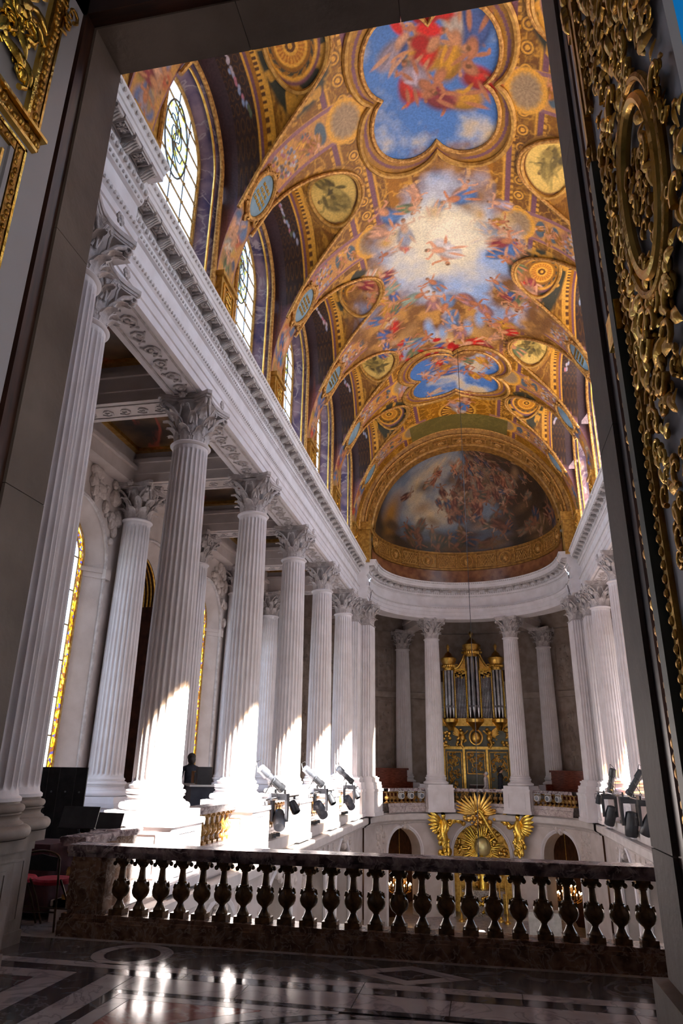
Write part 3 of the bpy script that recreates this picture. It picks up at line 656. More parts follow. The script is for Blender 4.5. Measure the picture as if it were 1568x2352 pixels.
        for (a0,a1,b0,b1) in ((5.0,5.17,-1.52,1.52),(7.63,7.94,-1.50,1.50)):
            xa, xb = sorted((sg*a0, sg*a1)); b.box(xa, xb, yc+b0, yc+b1, 8.3, 9.0)
        b.build('coffer_side', M['stone'], gc, smooth=0)
    for k in range(-1, 6):
        yk = 6.85+BAY*k; b = MB(); xa, xb = sorted((sg*4.9, sg*7.95)); b.box(xa, xb, yk-.33, yk+.33, 8.0, 9.0)
        b.box(xa, xb, yk-.37, yk+.37, 8.22, 8.5); b.box(xa, xb, yk-.43, yk+.43, 8.5, 8.6); bm_ = b.build('cross_beam', M['stone'], gc, smooth=0)
        b = MB(); b.box(min(sg*5.1,sg*7.4), max(sg*5.1,sg*7.4), yk-.22, yk-.19, 7.98, 8.0); b.box(min(sg*5.1,sg*7.4), max(sg*5.1,sg*7.4), yk+.19, yk+.22, 7.98, 8.0)
        for q in range(6):
            xx = sg*(5.35+q*.36); b.tube([(xx+(.02+.012*t)*math.cos(t*.9), yk+(.02+.012*t)*math.sin(t*.9), 7.99) for t in range(11)], .018, 5)
        b.build('soffit_scrolls', M['stone_carved'], bm_)
        b = MB(); xa, xb = sorted((sg*7.6, sg*7.95)); b.box(xa, xb, yk-1.84, yk+1.84, 8.0, 8.32); b.box(min(xa,sg*7.52),max(xb,sg*7.52), yk-1.84, yk+1.84, 8.32, 8.42); b.build('wall_architrave', M['stone'], gc, smooth=0)
    for i, yc in enumerate(YMID):
        if i > 0 or sg > 0: portal((sg*(VA+.52), yc, 11.8), (-sg,0,0), 2.2, 4.2)
        if i > 1 and not (sg < 0 and i == 3): portal((sg*(XW+.45), yc, 4.0), (-sg,0,0), 2.0, 5.7)

# ---- windows (leaded lights)
def make_window(name, mp, d, yc, hw, z0, zs, rise, ncol, nrow, label, border=.085, bmat='gold_glass2', emblem=True, fine=True):
    w = struct(name); tag(w, label, 'window')
    ztop = lambda u, h: zs+(rise*(h/hw))*math.sqrt(max(0,1-((u-yc)/h)**2))
    hi = hw-border
    Q = arch_pts(yc, hw, z0, zs, rise); Qi = arch_pts(yc, hi, z0+border, zs, rise*hi/hw)
    n = len(Q); nb = 22
    full = [0.0]
    def resample(P, m):
        Ls = [0.0]
        for a, c in zip(P, P[1:]): Ls.append(Ls[-1]+math.hypot(c[0]-a[0], c[1]-a[1]))
        out = []
        for i in range(m+1):
            t = Ls[-1]*i/m
            for j in range(len(Ls)-1):
                if t <= Ls[j+1]+1e-9:
                    f = (t-Ls[j])/(Ls[j+1]-Ls[j]+1e-12); out.append((P[j][0]+(P[j+1][0]-P[j][0])*f, P[j][1]+(P[j+1][1]-P[j][1])*f)); break
        return out
    A, B_ = resample(Q, nb), resample(Qi, nb)
    if fine:
        for i in range(nb):
            b = MB(); b.add([mp(*A[i],d),mp(*A[i+1],d),mp(*B_[i+1],d),mp(*B_[i],d)], [(0,1,2,3)]); b.build('border_pane', M[bmat], w, smooth=0)
    else:
        b = MB(); b.add([mp(*p,d) for p in A]+[mp(*p,d) for p in B_], [(i,i+1,nb+2+i,nb+1+i) for i in range(nb)]); b.build('border_glass', M[bmat], w, smooth=0)
    cames = MB()
    us = [yc-hi+2*hi*i/ncol for i in range(ncol+1)]; zb = z0+border; zt = zs+rise*hi/hw; zr = [zb+(zt-zb)*j/nrow for j in range(nrow+1)]
    big = MB()
    for i in range(ncol):
        for j in range(nrow):
            u0, u1 = us[i], us[i+1]; a, c = zr[j], zr[j+1]; t0, t1, tm = ztop(u0,hi), ztop(u1,hi), ztop((u0+u1)/2,hi)
            if max(t0,t1,tm) <= a+.02: continue
            pts = [(u0,a),(u1,a),(u1,min(c,max(t1,a))),((u0+u1)/2,min(c,max(tm,a))),(u0,min(c,max(t0,a)))]
            tgt = MB() if fine else big
            tgt.add([mp(*p,d) for p in pts], [(0,1,2,3,4)])
            if fine: tgt.build('pane', M['clear'], w, smooth=0)
    if not fine: big.build('glazing', M['clear'], w, smooth=0)
    for u in us[1:-1]: cames.tube([mp(u,zb,d),mp(u,ztop(u,hi),d)], .012, 5)
    w_c = cames.build('glazing_bars', M['lead'], w)
    g = MB()
    for z in zr[1:-1]:
        h = hi if z < zs else hi*math.sqrt(max(0,1-((z-zs)/(rise*hi/hw))**2))
        if h > .1:
            g.tube([mp(yc-h,z,d-.01),mp(yc+h,z,d-.01)], .018, 5)
            for u in us:
                if abs(u-yc) <= h: g.sphere(mp(u,z,d-.012), .035, 6, 4)
    g.tube([mp(*p,d-.01) for p in Qi], .016, 5); g.tube([mp(*p,d-.01) for p in Q], .03, 6)
    g.build('gilt_crossbars', M['came_gold'], w)
    if emblem:
        ez = zs-.15; b = MB(); b.add([mp(yc+.46*math.cos(a), ez+.85*math.sin(a), d-.02) for a in np.linspace(0,2*math.pi,28,endpoint=False)], [tuple(range(28))]); b.build('stained_emblem', M['blue_glass'], w, smooth=0)
        b = MB(); b.tube([mp(yc+.46*math.cos(a), ez+.85*math.sin(a), d-.03) for a in np.linspace(0,2*math.pi,28,endpoint=False)], .018, 5, True)
        for q in range(6): b.tube([mp(yc+.30*math.cos(q+t*.5)*t/7, ez+.62*math.sin(q*1.05+t*.4)*t/7, d-.03) for t in range(1,8)], .012, 4)
        b.build('emblem_leading', M['lead'], w)
    return w
wn = 0
ORD = ['first','second','third','fourth','fifth','sixth','seventh']
for sg, side in SIDES:
    mp = lambda u, z, d, sg=sg: (sg*(VA+d), u, z)
    for i, yc in enumerate(YMID):
        if i == 0 and sg < 0: continue
        wn += 1
        make_window('window_%d' % wn, mp, .42, yc, 1.10, 9.75, 12.75, 1.12, 4, 9, '%s arched clerestory window from the doorway above the %s cornice' % (ORD[i], side), fine=(sg < 0 and i in (1,2,3)), emblem=(sg < 0))
for sg, side in SIDES:
    mpo = lambda u, z, d, sg=sg: (sg*(7.95+d), u, z)
    for i, yc in enumerate(YMID+[27.1]):
        if i < 2 or (sg < 0 and i == 3) or (sg > 0 and i == 6): continue
        wn += 1
        make_window('window_%d' % wn, mpo, .34, yc, .98, 1.25, 5.9, 1.0, 2, 7, '%s tall arched window from the doorway with golden glass border in the %s gallery wall' % (ORD[i], side), border=.2, bmat='gold_glass', emblem=False, fine=(sg < 0 and i in (2,4)))
# the bay without a window: a dark coffered recess
nr = struct('wall_left_recess'); tag(nr, 'dark arched recess with gilded coffers in the left gallery wall', 'recess')
b = MB(); mpo = lambda u, z, d: (-(7.95+d), u, z); yc = YMID[3]
b.box(-8.9, -8.8, yc-1.1, yc+1.1, 0, 7.2); b.box(-8.8,-8.29, yc-1.05, yc-1.0, 0, 7.0); b.box(-8.8,-8.29, yc+1.0, yc+1.05, 0, 7.0); b.build('recess_back', M['dark_wood'], nr, smooth=0)
for q in range(5):
    arch_tube(arch_pts(yc, .97, 5.7, 5.9, .99), mpo, .38+.10*q, .03, nr, M['gold_dark'], 'coffer_rib')
b = MB(); reveal(b, arch_pts(yc,.98,1.25,5.9,1.0), arch_pts(yc,.98,1.25,5.9,1.0), mpo, .34, .85); b.build('coffered_lining', M['dark_wood'], nr, smooth=0)

# ---- entablature
PROF = [(-.36,8.02),(-.36,8.0),(.33,8.0),(.33,8.14),(.355,8.15),(.355,8.31),(.38,8.32),(.38,8.44),(.43,8.49),(.44,8.53),(.31,8.54),(.31,8.97),(.36,8.99),(.39,9.05),(.39,9.09),(.43,9.12),(.45,9.19),(.42,9.20),(.42,9.37),(.64,9.37),(.64,9.46),(.66,9.47),(.68,9.53),(.72,9.57),(.72,9.62),(-.6,9.64)]
def path_len(pts):
    L = [0]
    for a, c in zip(pts, pts[1:]): L.append(L[-1]+math.hypot(c[0]-a[0], c[1]-a[1]))
    return L
def at_len(pts, Ls, t):
    for j in range(len(Ls)-1):
        if t <= Ls[j+1]:
            f = (t-Ls[j])/(Ls[j+1]-Ls[j]); p, q = pts[j], pts[j+1]
            v = [p[k]+(q[k]-p[k])*f for k in range(4)]; l = math.hypot(v[2],v[3]); return v[0], v[1], v[2]/l, v[3]/l
    return pts[-1]
_md = MB(); _md.add([(sx*.07, y, z) for sx in (-1,1) for (y,z) in ((0,0),(.20,0),(.205,-.05),(.17,-.085),(.12,-.10),(.05,-.16),(0,-.165))], [(0,1,2,3,4,5,6),(13,12,11,10,9,8,7)]+[(i,i+7,(i+1)%7+7,(i+1)%7) for i in range(7)])
for q in (-.04,0,.04): _md.tube([(q,.02,-.17),(q,.08,-.145),(q,.14,-.105),(q,.20,-.075)], .017, 5)
_md.tube([(-.08,.185,-.05),(.08,.185,-.05)], .036, 8); _md.tube([(-.08,.02,-.13),(.08,.02,-.13)], .032, 8)
MOD = _md.mesh('modillion'); MOD.materials.append(M['stone_carved'])
_rs = MB(); _rs.sphere((0,0,-.06), .024, 8, 5)
for q in range(8):
    a = q*math.pi/4; _rs.sphere((.052*math.cos(a), .052*math.sin(a), -.045), .033, 7, 4, (1.1,.6,.5), Matrix.Rotation(a,4,'Z'))
for (g, z0_, z1_) in ((0,-.05,0),(.018,-.085,-.05)):
    for (x0,x1,y0,y1) in ((-.125,.125,-.105,-.083),(-.125,.125,.083,.105),(-.125,-.103,-.083,.083),(.103,.125,-.083,.083)):
        _rs.box(x0+(g if x0 < -.12 else 0),x1-(g if x1 > .12 else 0),y0+(g if y0 < -.1 else 0),y1-(g if y1 > .1 else 0),z0_,z1_)
_rs.box(-.11,.11,-.09,.09,-.03,-.001)
ROS = _rs.mesh('rosette'); ROS.materials.append(M['stone_carved'])
tn = 0
def entab(path, label, caps=(False,False), mods=True, sparse=1):
    global tn; tn += 1
    t = struct('trim_%d' % tn); tag(t, label, 'entablature')
    b = MB(); b.sweep(PROF, path)
    for e, on in zip((0,-1), caps):
        if on:
            x,y,nx,ny = path[e]; b.add([(x+nx*o_, y+ny*o_, z) for o_, z in PROF], [tuple(range(len(PROF)))])
    b.build('moulded_entablature', M['stone_white'], t, smooth=25)
    Ls = path_len(path); tot = Ls[-1]
    if mods:
        n = max(1, round(tot/.46))
        for i in range(n):
            x,y,nx,ny = at_len(path, Ls, (i+.5)*tot/n); a = math.atan2(ny,nx)-math.pi/2
            ob('modillion', MOD, None, t, (x+nx*.42, y+ny*.42, 9.37), (0,0,a))
            x,y,nx,ny = at_len(path, Ls, min(tot,(i+1)*tot/n)); a = math.atan2(ny,nx)-math.pi/2
            if i < n-1: ob('rosette', ROS, None, t, (x+nx*.53, y+ny*.53, 9.37), (0,0,a))
        for nm, o_, z_, r_, st, sc in (('egg_moulding',.435,9.15,.045,.115,(.7,1,1.1)),('leaf_moulding',.42,8.50,.030,.085,(.8,1,1.2)),('cyma_leaf_moulding',.705,9.565,.035,.11,(.6,1,1.2)),('bead_moulding',.375,9.03,.028,.085,(.8,1,1))):
            b = MB(); n = int(tot/st)
            for i in range(n):
                x,y,nx,ny = at_len(path, Ls, (i+.5)*tot/n); b.sphere((x+nx*o_, y+ny*o_, z_), r_, 6, 4, sc, Matrix.Rotation(math.atan2(ny,nx),4,'Z'))
            e = b.build(nm, M['stone_carved'], t); e['kind'] = 'stuff'
    return t
def line(x, y0, y1, nx): return [(x, y0+(y1-y0)*i/8, nx, 0) for i in range(9)]
ent = {}
for sg, side in SIDES:
    e = entab(line(sg*XC, 6.62, 26.45, -sg), 'long white carved entablature with bracketed cornice over the %s colonnade' % side); ent[sg] = e
    entab(line(sg*4.33, 2.0, 6.74, -sg), 'short forward-stepping piece of white cornice by the doorway on the %s' % side, (False,True))
    entab(line(sg*4.28, 26.45, 27.2, -sg), 'short cornice return on the %s corner pier of the apse' % side, (True,True), mods=True)
    for k in range(5):                             # carved soffit panels between the capitals
        b = MB(); y0, y1 = YK[k]+.42, YK[k+1]-.42; x = sg*XC
        for (a0,a1,b0,b1) in ((-.24,-.21,y0,y1),(.21,.24,y0,y1),(-.21,.21,y0,y0+.03),(-.21,.21,y1-.03,y1)): b.box(x+a0,x+a1,b0,b1,7.975,8.0)
        n = 7
        for q in range(n):
            yy = y0+.22+(y1-y0-.44)*q/(n-1); s2 = 1 if q % 2 else -1
            b.tube([(x+s2*(.03+.0135*t)*math.cos(t*.8), yy+(.03+.0135*t)*math.sin(t*.8), 7.985) for t in range(11)], .022, 5)
            b.sphere((x, yy, 7.985), .045, 7, 4, (1,1,.5))
            b.tube([(x-s2*.14, yy-.1, 7.985),(x-s2*.05, yy+.05, 7.985),(x+s2*.10, yy+.2, 7.985)], .018, 5)
        b.build('soffit_scroll_panel', M['stone_carved'], e)
apse = [(RA*math.cos(a), YC+RA*math.sin(a), -math.cos(a), -math.sin(a)) for a in np.linspace(0, math.pi, 49)]
entab(apse, 'curved white entablature with bracketed cornice around the apse')

# ---- gold arch in front of the half dome, gold frieze under it
ga = struct('trim_60'); tag(ga, 'broad gilded arch with coffers framing the painted half dome', 'arch')
def arcprof(rx, rz, y, z0=10.9, n=48): return [(rx*math.cos(a), y, z0+rz*math.sin(a)) for a in np.linspace(0, math.pi, n+1)]
b = MB()
rows = [(4.34,4.4,26.3),(4.20,4.22,26.3),(4.16,4.18,26.36),(4.06,4.10,26.40),(3.98,4.02,26.5),(3.86,3.93,27.1),(3.80,3.86,27.15),(3.76,3.80,27.5)]
for (r0,r1) in zip(rows, rows[1:]):
    A, B_ = arcprof(*r0), arcprof(*r1); n = len(A); b.add(A+B_, [(i,i+1,n+i+1,n+i) for i in range(n-1)])
b.build('arch_band', M['gold_ground'], ga, smooth=30)
for s2 in (-1,1):
    b = MB(); xa, xb = sorted((s2*3.82, s2*4.36)); b.box(xa, xb, 26.32, 27.6, 9.5, 10.92); b.box(min(xa,s2*3.76), max(xb,s2*3.76), 26.26, 27.5, 10.86, 11.2); b.build('arch_impost', M['gold_paint'], ga, smooth=0)
b = MB(); b.tube(arcprof(4.24,4.27,26.27), .06, 8); b.build('leaf_torus', M['gold_red'], ga)
b = MB(); b.tube(arcprof(4.02,4.05,26.40), .035, 8); b.build('bead_torus', M['gold_red'], ga)
for i in range(15):
    a = math.pi*(i+.5)/15; c_, s_ = math.cos(a), math.sin(a); m_ = XF((3.90*c_, 26.8, 10.9+3.95*s_)) @ Matrix.Rotation(-(a-math.pi/2),4,'Y')
    b = MB()
    for (x0,x1,y0,y1) in ((-.30,.30,-.24,-.20),(-.30,.30,.20,.24),(-.30,-.26,-.20,.20),(.26,.30,-.20,.20)): b.box(x0,x1,y0,y1,-.03,.03)
    b.lathe([(.15,-.02),(.12,-.05),(.04,-.03),(.001,-.06)], 14, caps=False); b.xf(m_); b.build('arch_coffer', M['gold_red'], ga)
gf = struct('trim_61'); tag(gf, 'curved gold frieze with lattice panels and roundels below the half dome', 'frieze')
RD = 3.82
cyl = lambda u, z, d: ((RD-d)*math.sin(u), YC+(RD-d)*math.cos(u), z)
b = MB(); aa = np.linspace(-1.66, 1.66, 61)
zz = [9.6, 10.25, 10.25, 10.32, 10.36, 11.0, 11.04, 11.10, 11.14]; dd = [0,0,.08,.08,.03,.03,.08,.10,.0]
b.add([cyl(a,z,d) for a in aa for z,d in zip(zz,dd)], [(i*9+k,i*9+k+1,(i+1)*9+k+1,(i+1)*9+k) for i in range(60) for k in range(8)])
o = b.build('frieze_ground', M['gold_ground'], gf, smooth=30)
b = MB(); b.add([cyl(a,z,-.0+.012) for a in aa for z in (9.6,10.24)], [(i*2,i*2+1,i*2+3,i*2+2) for i in range(60)]); b.build('brown_marble_strip', mixed('brown_marble_plain', (0.16,0.05,0.025), (0.34,0.14,0.06), 3.0, .3), gf, smooth=30)
for i in range(13):
    a0 = -math.pi/2+math.pi*(i+.5)/13; wdt = math.pi/13*.44
    b = MB()
    if i % 2 == 0:
        b.tube([cyl(a0+.075*math.cos(t), 10.68+.27*math.sin(t), .05) for t in np.linspace(0,2*math.pi,24,endpoint=False)], .03, 6, True)
        b.sphere(cyl(a0,10.66,.03), .14, 8, 6, (1,1,1.2))
        b.build('frieze_roundel', M['gold_red'], gf)
    else:
        for q in range(-3,4):
            for s2 in (-1,1):
                u0 = a0+wdt*(q/3); z0, z1 = (10.44,10.92)
                b.tube([cyl(max(a0-wdt,min(a0+wdt,u0-s2*.045)), z0, .05), cyl(max(a0-wdt,min(a0+wdt,u0+s2*.045)), z1, .05)], .014, 5)
        for z0 in (10.42,10.94): b.tube([cyl(a0+wdt*t, z0, .05) for t in (-1,-.5,0,.5,1)], .02, 5)
        b.build('frieze_lattice', M['gold_red'], gf)
    for s2 in (-1,):
        b = MB(); b.tube([cyl(a0-math.pi/26, 10.36, .05), cyl(a0-math.pi/26, 11.0, .05)], .03, 6); b.build('frieze_divider', M['gold_red'], gf)

# ---- lower storey: nave floor, arcades, galleries' edge
LZ = -4.4
fl = struct('floor_nave'); tag(fl, 'pale stone floor of the nave far below the balustrade', 'floor')
b = MB(); b.box(-9,9,5,36,LZ-.2,LZ); b.build('nave_paving', mixed('nave_marble', (0.42,0.39,0.38), (0.58,0.54,0.53), 1.2, .25), fl, smooth=0)
b = MB(); b.box(-3.6,3.6,27.4,34,LZ,LZ+.3); b.box(-3.2,3.2,28.0,34,LZ+.3,LZ+.6); b.build('altar_step', M['floor_white'], fl, smooth=0)
for sg, side in SIDES:
    lw = struct('wall_%s_arcade' % side); tag(lw, 'carved limestone arcade wall of the lower nave on the %s' % side, 'wall')
    mpl = lambda u, z, d, sg=sg: (sg*(4.22+d), u, z)
    b = MB(); rv = MB(); rl = MB()
    for i, yc in enumerate(YMID+[26.6]):
        h = 1.15 if i < 6 else .01
        if i < 6:
            P = arch_pts(yc, h, LZ, -1.55, 1.15); arch_face(b, yc-1.84, yc+1.84, LZ, .0, P, mpl); reveal(rv, P, P, mpl, 0, .9)
            arch_tube(P, mpl, -.01, .06, lw, M['stone_white'], 'arch_moulding')
            rr = random.Random(i)
            for q in range(40):
                t = rr.uniform(-1.5,1.5); z_ = -.25-rr.random()*1.1
                if (t/1.33)**2+((z_+1.55)/1.33)**2 < 1: continue
                rl.sphere((sg*(4.21), yc+t, z_), rr.uniform(.05,.12), 6, 5, (.6,rr.uniform(.6,1.5),rr.uniform(.7,2.0)))
            for q in range(10): rl.sphere((sg*4.18, yc+rr.uniform(-.2,.2), -.3-rr.random()*.35), rr.uniform(.06,.12), 6, 5)
        else: b.add([mpl(25.25,LZ,0),mpl(27.3,LZ,0),mpl(27.3,0,0),mpl(25.25,0,0)], [(0,1,2,3)])
    b.build('arcade_face', M['stone'], lw, smooth=0); rv.build('arch_reveal', M['stone'], lw, smooth=30); rl.build('spandrel_relief', M['stone_relief'], lw)
    b = MB(); b.box(min(sg*8.6,sg*8.5),max(sg*8.6,sg*8.5),2,31,LZ,0); b.build('aisle_outer_wall', M['stone'], lw, smooth=0)
    b = MB(); PL = [(0,-.12),(.10,-.12),(.12,-.22),(.20,-.26),(.24,-.30)]
    xs_ = [(.0,-.42),(.06,-.40),(.10,-.34),(.20,-.30),(.24,-.26),(.24,-.08),(.20,-.05),(.0,-.05)]
    b.sweep([(o_,z) for o_,z in xs_], [(sg*4.22, y, -sg, 0) for y in np.linspace(7.9,27.2,12)]); b.build('gallery_ledge', M['stone_ledge'], lw, smooth=20)
al = struct('wall_apse_arcade'); tag(al, 'curved limestone arcade of the apse with three arches and carved reliefs', 'wall')
RL = 4.15
cyl2 = lambda u, z, d: ((RL+d)*math.sin(u), YC+(RL+d)*math.cos(u), z)
ARCH = [(R(-47), R(12.2), -1.45, .90), (0.0, R(16.0), -1.55, 1.14), (R(47), R(12.2), -1.45, .90)]
b = MB(); rv = MB(); ed = [R(-90), R(-66), R(-26), R(26), R(66), R(90)]
for (uc,hw,zs,ri), u0, u1 in zip(ARCH, ed[1:-2], ed[2:-1]):
    P = arch_pts(uc, hw, LZ, zs, ri)
    n_ = 5
    # face in strips so that it follows the curve
    q = cyl2
    for a0, a1 in zip(np.linspace(u0,uc-hw,n_)[:-1], np.linspace(u0,uc-hw,n_)[1:]): b.add([q(a0,LZ,0),q(a1,LZ,0),q(a1,0.0,0),q(a0,0.0,0)], [(0,1,2,3)])
    for a0, a1 in zip(np.linspace(uc+hw,u1,n_)[:-1], np.linspace(uc+hw,u1,n_)[1:]): b.add([q(a0,LZ,0),q(a1,LZ,0),q(a1,0.0,0),q(a0,0.0,0)], [(0,1,2,3)])
    for a, c in zip(P[1:-2], P[2:-1]): b.add([q(*a,0),q(*c,0),q(c[0],0.0,0),q(a[0],0.0,0)], [(0,1,2,3)])
    reveal(rv, P, P, cyl2, 0, .8)
    arch_tube([(uc+(u-uc)*1.06, zs+(z-zs)*1.06 if z > zs else z) for u,z in P], cyl2, -.01, .05, al, M['stone_white'], 'arch_moulding'); arch_tube(P, cyl2, .02, .035, al, M['stone_white'], 'arch_bead')
for u0,u1 in ((ed[0],ed[1]),(ed[4],ed[5])):
    for a0, a1 in zip(np.linspace(u0,u1,7)[:-1], np.linspace(u0,u1,7)[1:]): b.add([cyl2(a0,LZ,0),cyl2(a1,LZ,0),cyl2(a1,0.0,0),cyl2(a0,0.0,0)], [(0,1,2,3)])
b.build('arcade_face', M['stone'], al, smooth=30); rv.build('arch_reveal', M['stone'], al, smooth=30)
rl = MB(); rr = random.Random(4)
for uc in (R(-47),R(47)):
    for q in range(12): rl.sphere(cyl2(uc+rr.uniform(-.06,.06), -.32-rr.random()*.28, .0), rr.uniform(.06,.12), 7, 5)
    for s2 in (-1,1):
        if (uc > 0) != (s2 > 0): continue
        for q in range(34): rl.sphere(cyl2(uc+s2*rr.uniform(.26,.42), -.5-rr.random()*1.4, .0), rr.uniform(.04,.09), 6, 5, (rr.uniform(.6,1.3),.6,rr.uniform(.8,2.2)))
rl.build('carved_relief', M['stone_relief'], al)
b = MB(); b.sweep(xs_, [(RL*math.sin(a), YC+RL*math.cos(a), -math.sin(a), -math.cos(a)) for a in np.linspace(-math.pi/2,math.pi/2,49)]); b.build('gallery_ledge', M['stone_ledge'], al, smooth=20)
b = MB(); rb = [ (7.6*math.sin(a), YC+7.6*math.cos(a)) for a in np.linspace(-math.pi/2,math.pi/2,41)]
b.add([(x,y,z) for x,y in rb for z in (LZ,-.3)], [(i*2,i*2+1,i*2+3,i*2+2) for i in range(40)]); b.build('ambulatory_outer_wall', M['dark_wood'], al, smooth=30)  # brown panelling, made darker to hold the shade of the unlit ambulatory

# ---- gallery floors (west gallery, side galleries, apse gallery)
fg = struct('floor'); tag(fg, 'inlaid marble floor of the gallery in black, white, grey and red', 'floor')
b = MB(); b.box(-8.6,8.6,-6,7.86,-.32,-.012); b.box(-8.6,-4.25,7.86,31,-.32,-.012); b.box(4.25,8.6,7.86,31,-.32,-.012)
ring_o = [(7.9*math.sin(a), YC+7.9*math.cos(a)) for a in np.linspace(-math.pi/2,math.pi/2,41)]; ring_i = [(4.2*math.sin(a), YC+4.2*math.cos(a)) for a in np.linspace(-math.pi/2,math.pi/2,41)]
for z0 in (-.012,-.32): b.add([(x,y,z0) for x,y in ring_o]+[(x,y,z0) for x,y in ring_i], [(i,i+1,42+i,41+i) for i in range(40)])
b.build('floor_slab', M['floor_base'], fg, smooth=0)
def tile(poly, mat, parent=fg, h=0.0):
    a = sum(poly[i][0]*poly[(i+1)%len(poly)][1]-poly[(i+1)%len(poly)][0]*poly[i][1] for i in range(len(poly)))
    if a < 0: poly = poly[::-1]
    cx_ = sum(p[0] for p in poly)/len(poly); cy_ = sum(p[1] for p in poly)/len(poly)
    b = MB(); b.prism([(x,y) for x,y in poly], -.012, h); return b.build('marble_piece', M[mat], parent, smooth=0)
g_ = .003
def rect(x0,x1,y0,y1,mat): return tile([(x0+g_,y0+g_),(x1-g_,y0+g_),(x1-g_,y1-g_),(x0+g_,y1-g_)], mat)
def arcpts(cx_, cy_, r, a0, a1, n): return [(cx_+r*math.cos(a), cy_+r*math.sin(a)) for a in np.linspace(a0,a1,n)]
rect(-8.6,8.6,7.40,7.84,'floor_white')                                  # threshold under the balustrade
# border strip with ring and lozenges
def border(x0, x1): rect(x0, x1, 6.68, 7.40, 'floor_grey')
cx0, cy0 = -3.07, 7.02
border(-8.6,-3.55)
top = arcpts(cx0,cy0,.385,math.pi,0,20)
tile([(-3.55,6.68+g_),(cx0-.385,cy0)]+[] if False else [(-3.547,6.683)]+[(x,y) for x,y in arcpts(cx0,cy0,.385,R(242),R(180),8)]+[(x,y) for x,y in arcpts(cx0,cy0,.385,R(180),R(98),10)]+[(cx0-.05,7.397),(-3.547,7.397)], 'floor_grey')
tile([(x,y) for x,y in arcpts(cx0,cy0,.385,R(82),R(0),10)]+[(x,y) for x,y in arcpts(cx0,cy0,.385,R(0),R(-62),8)]+[(-2.603,6.683),(-2.603,7.397),(cx0+.05,7.397)], 'floor_grey')
ro = arcpts(cx0,cy0,.378,0,2*math.pi,41); ri = arcpts(cx0,cy0,.262,0,2*math.pi,41)
for i in range(0,40,10): tile(ro[i:i+11]+ri[i:i+11][::-1], 'floor_white')
tile(arcpts(cx0,cy0,.256,0,2*math.pi,33)[:-1], 'floor_black')
def lozenge(cx_):
    cy_ = 6.98; w_, h_ = .55, .30
    O = [(cx_-w_,cy_),(cx_,cy_-h_),(cx_+w_,cy_),(cx_,cy_+h_)]; I = [(cx_-w_*.55,cy_),(cx_,cy_-h_*.55),(cx_+w_*.55,cy_),(cx_,cy_+h_*.55)]
    for i in range(4): tile([O[i],O[(i+1)%4],I[(i+1)%4],I[i]], 'floor_white')
    tile([(cx_+(x-cx_)*.97, cy_+(y-cy_)*.97) for x,y in I], 'floor_black')
    x0,x1 = cx_-.75, cx_+.75
    tile([(x0,6.683),(cx_-.02,6.683),O[1],(cx_-w_-.006,cy_),(x0,cy_)], 'floor_grey'); tile([(cx_+.02,6.683),(x1,6.683),(x1,cy_),(cx_+w_+.006,cy_),O[1]], 'floor_grey')
    tile([(x0,cy_+.004),(cx_-w_-.006,cy_+.004),O[3],(cx_-.02,7.397),(x0,7.397)], 'floor_grey'); tile([(cx_+w_+.006,cy_+.004),(x1,cy_+.004),(x1,7.397),(cx_+.02,7.397),O[3]], 'floor_grey')
border(-2.60,-1.19); lozenge(-.44); border(.31,2.1); lozenge(2.85); border(3.6,8.6)
xs = [-8.6,-6.4,-4.0,-3.45,-2.3,-.78,.5,1.75,3.2,4.8,8.6]
for a0,a1 in zip(xs,xs[1:]): rect(a0,a1,6.53,6.68,'floor_white')
for a0,a1 in zip(xs,xs[1:]): rect(a0,a1,6.36,6.53,'floor_black')
xs = [-2.72,-1.7,-.78,-.05,1.3,2.9,4.6,8.6]
tile([(-2.97,6.357),(-2.72-.003,6.357),(-2.45,6.0),(-2.72,6.003),(-2.72,6.0),(-2.97,6.28)] if False else [(-2.967,6.357),(-2.725,6.357),(-2.725,6.003),(-2.967,6.003)], 'floor_white')
for a0,a1 in zip(xs,xs[1:]): rect(a0,a1,6.0,6.36,'floor_white')
for y0,y1 in ((5.0,6.0),(3.6,5.0),(2.0,3.6)): rect(-2.97,-2.72,y0,y1,'floor_white')
for y0,y1 in ((4.6,6.36),(2.0,4.6)): rect(-3.25,-2.97,y0,y1,'floor_black')
for y0,y1 in ((5.2,6.15),(3.8,5.2),(2.0,3.8)): rect(-3.52,-3.25,y0,y1,'floor_white')
rect(-3.52,-3.25,6.15,6.36,'floor_white'); rect(-5.2,-3.52,6.15,6.36,'floor_white'); rect(-8.6,-5.2,6.15,6.36,'floor_white')
rect(-5.4,-3.52,5.95,6.15,'floor_grey'); rect(-8.6,-3.52,2.0,5.95,'floor_grey')
rect(-2.72,1.6,5.91,6.0,'floor_black'); rect(1.6,8.6,5.91,6.0,'floor_black'); rect(-2.72,-2.61,2.0,5.91,'floor_black')
rect(-2.61,-1.15,5.80,5.91,'floor_white'); rect(-2.61,-2.47,2.0,5.80,'floor_white')
cc, rO = (0.0,3.38), 2.50
def on_arc(x, r): return cc[1]+math.sqrt(max(0,r*r-x*x))
xa_ = np.linspace(-1.62,-1.05,8)
tile([(-2.467,5.797),(-1.42,5.797)]+[(x, cc[1]+math.sqrt(max(0,2.78**2-x*x))) for x in np.linspace(-1.42,-2.2,10)]+[(-2.467,4.2)], 'floor_red')
tile([(-1.414,5.797),(-1.153,5.797),(-1.15,5.905),(-.85,5.905)]+[(x, cc[1]+math.sqrt(max(0,2.62**2-x*x))) for x in np.linspace(-.85,-2.1,14)]+[(x, cc[1]+math.sqrt(max(0,2.775**2-x*x))) for x in np.linspace(-2.2,-1.42,10)], 'floor_white')
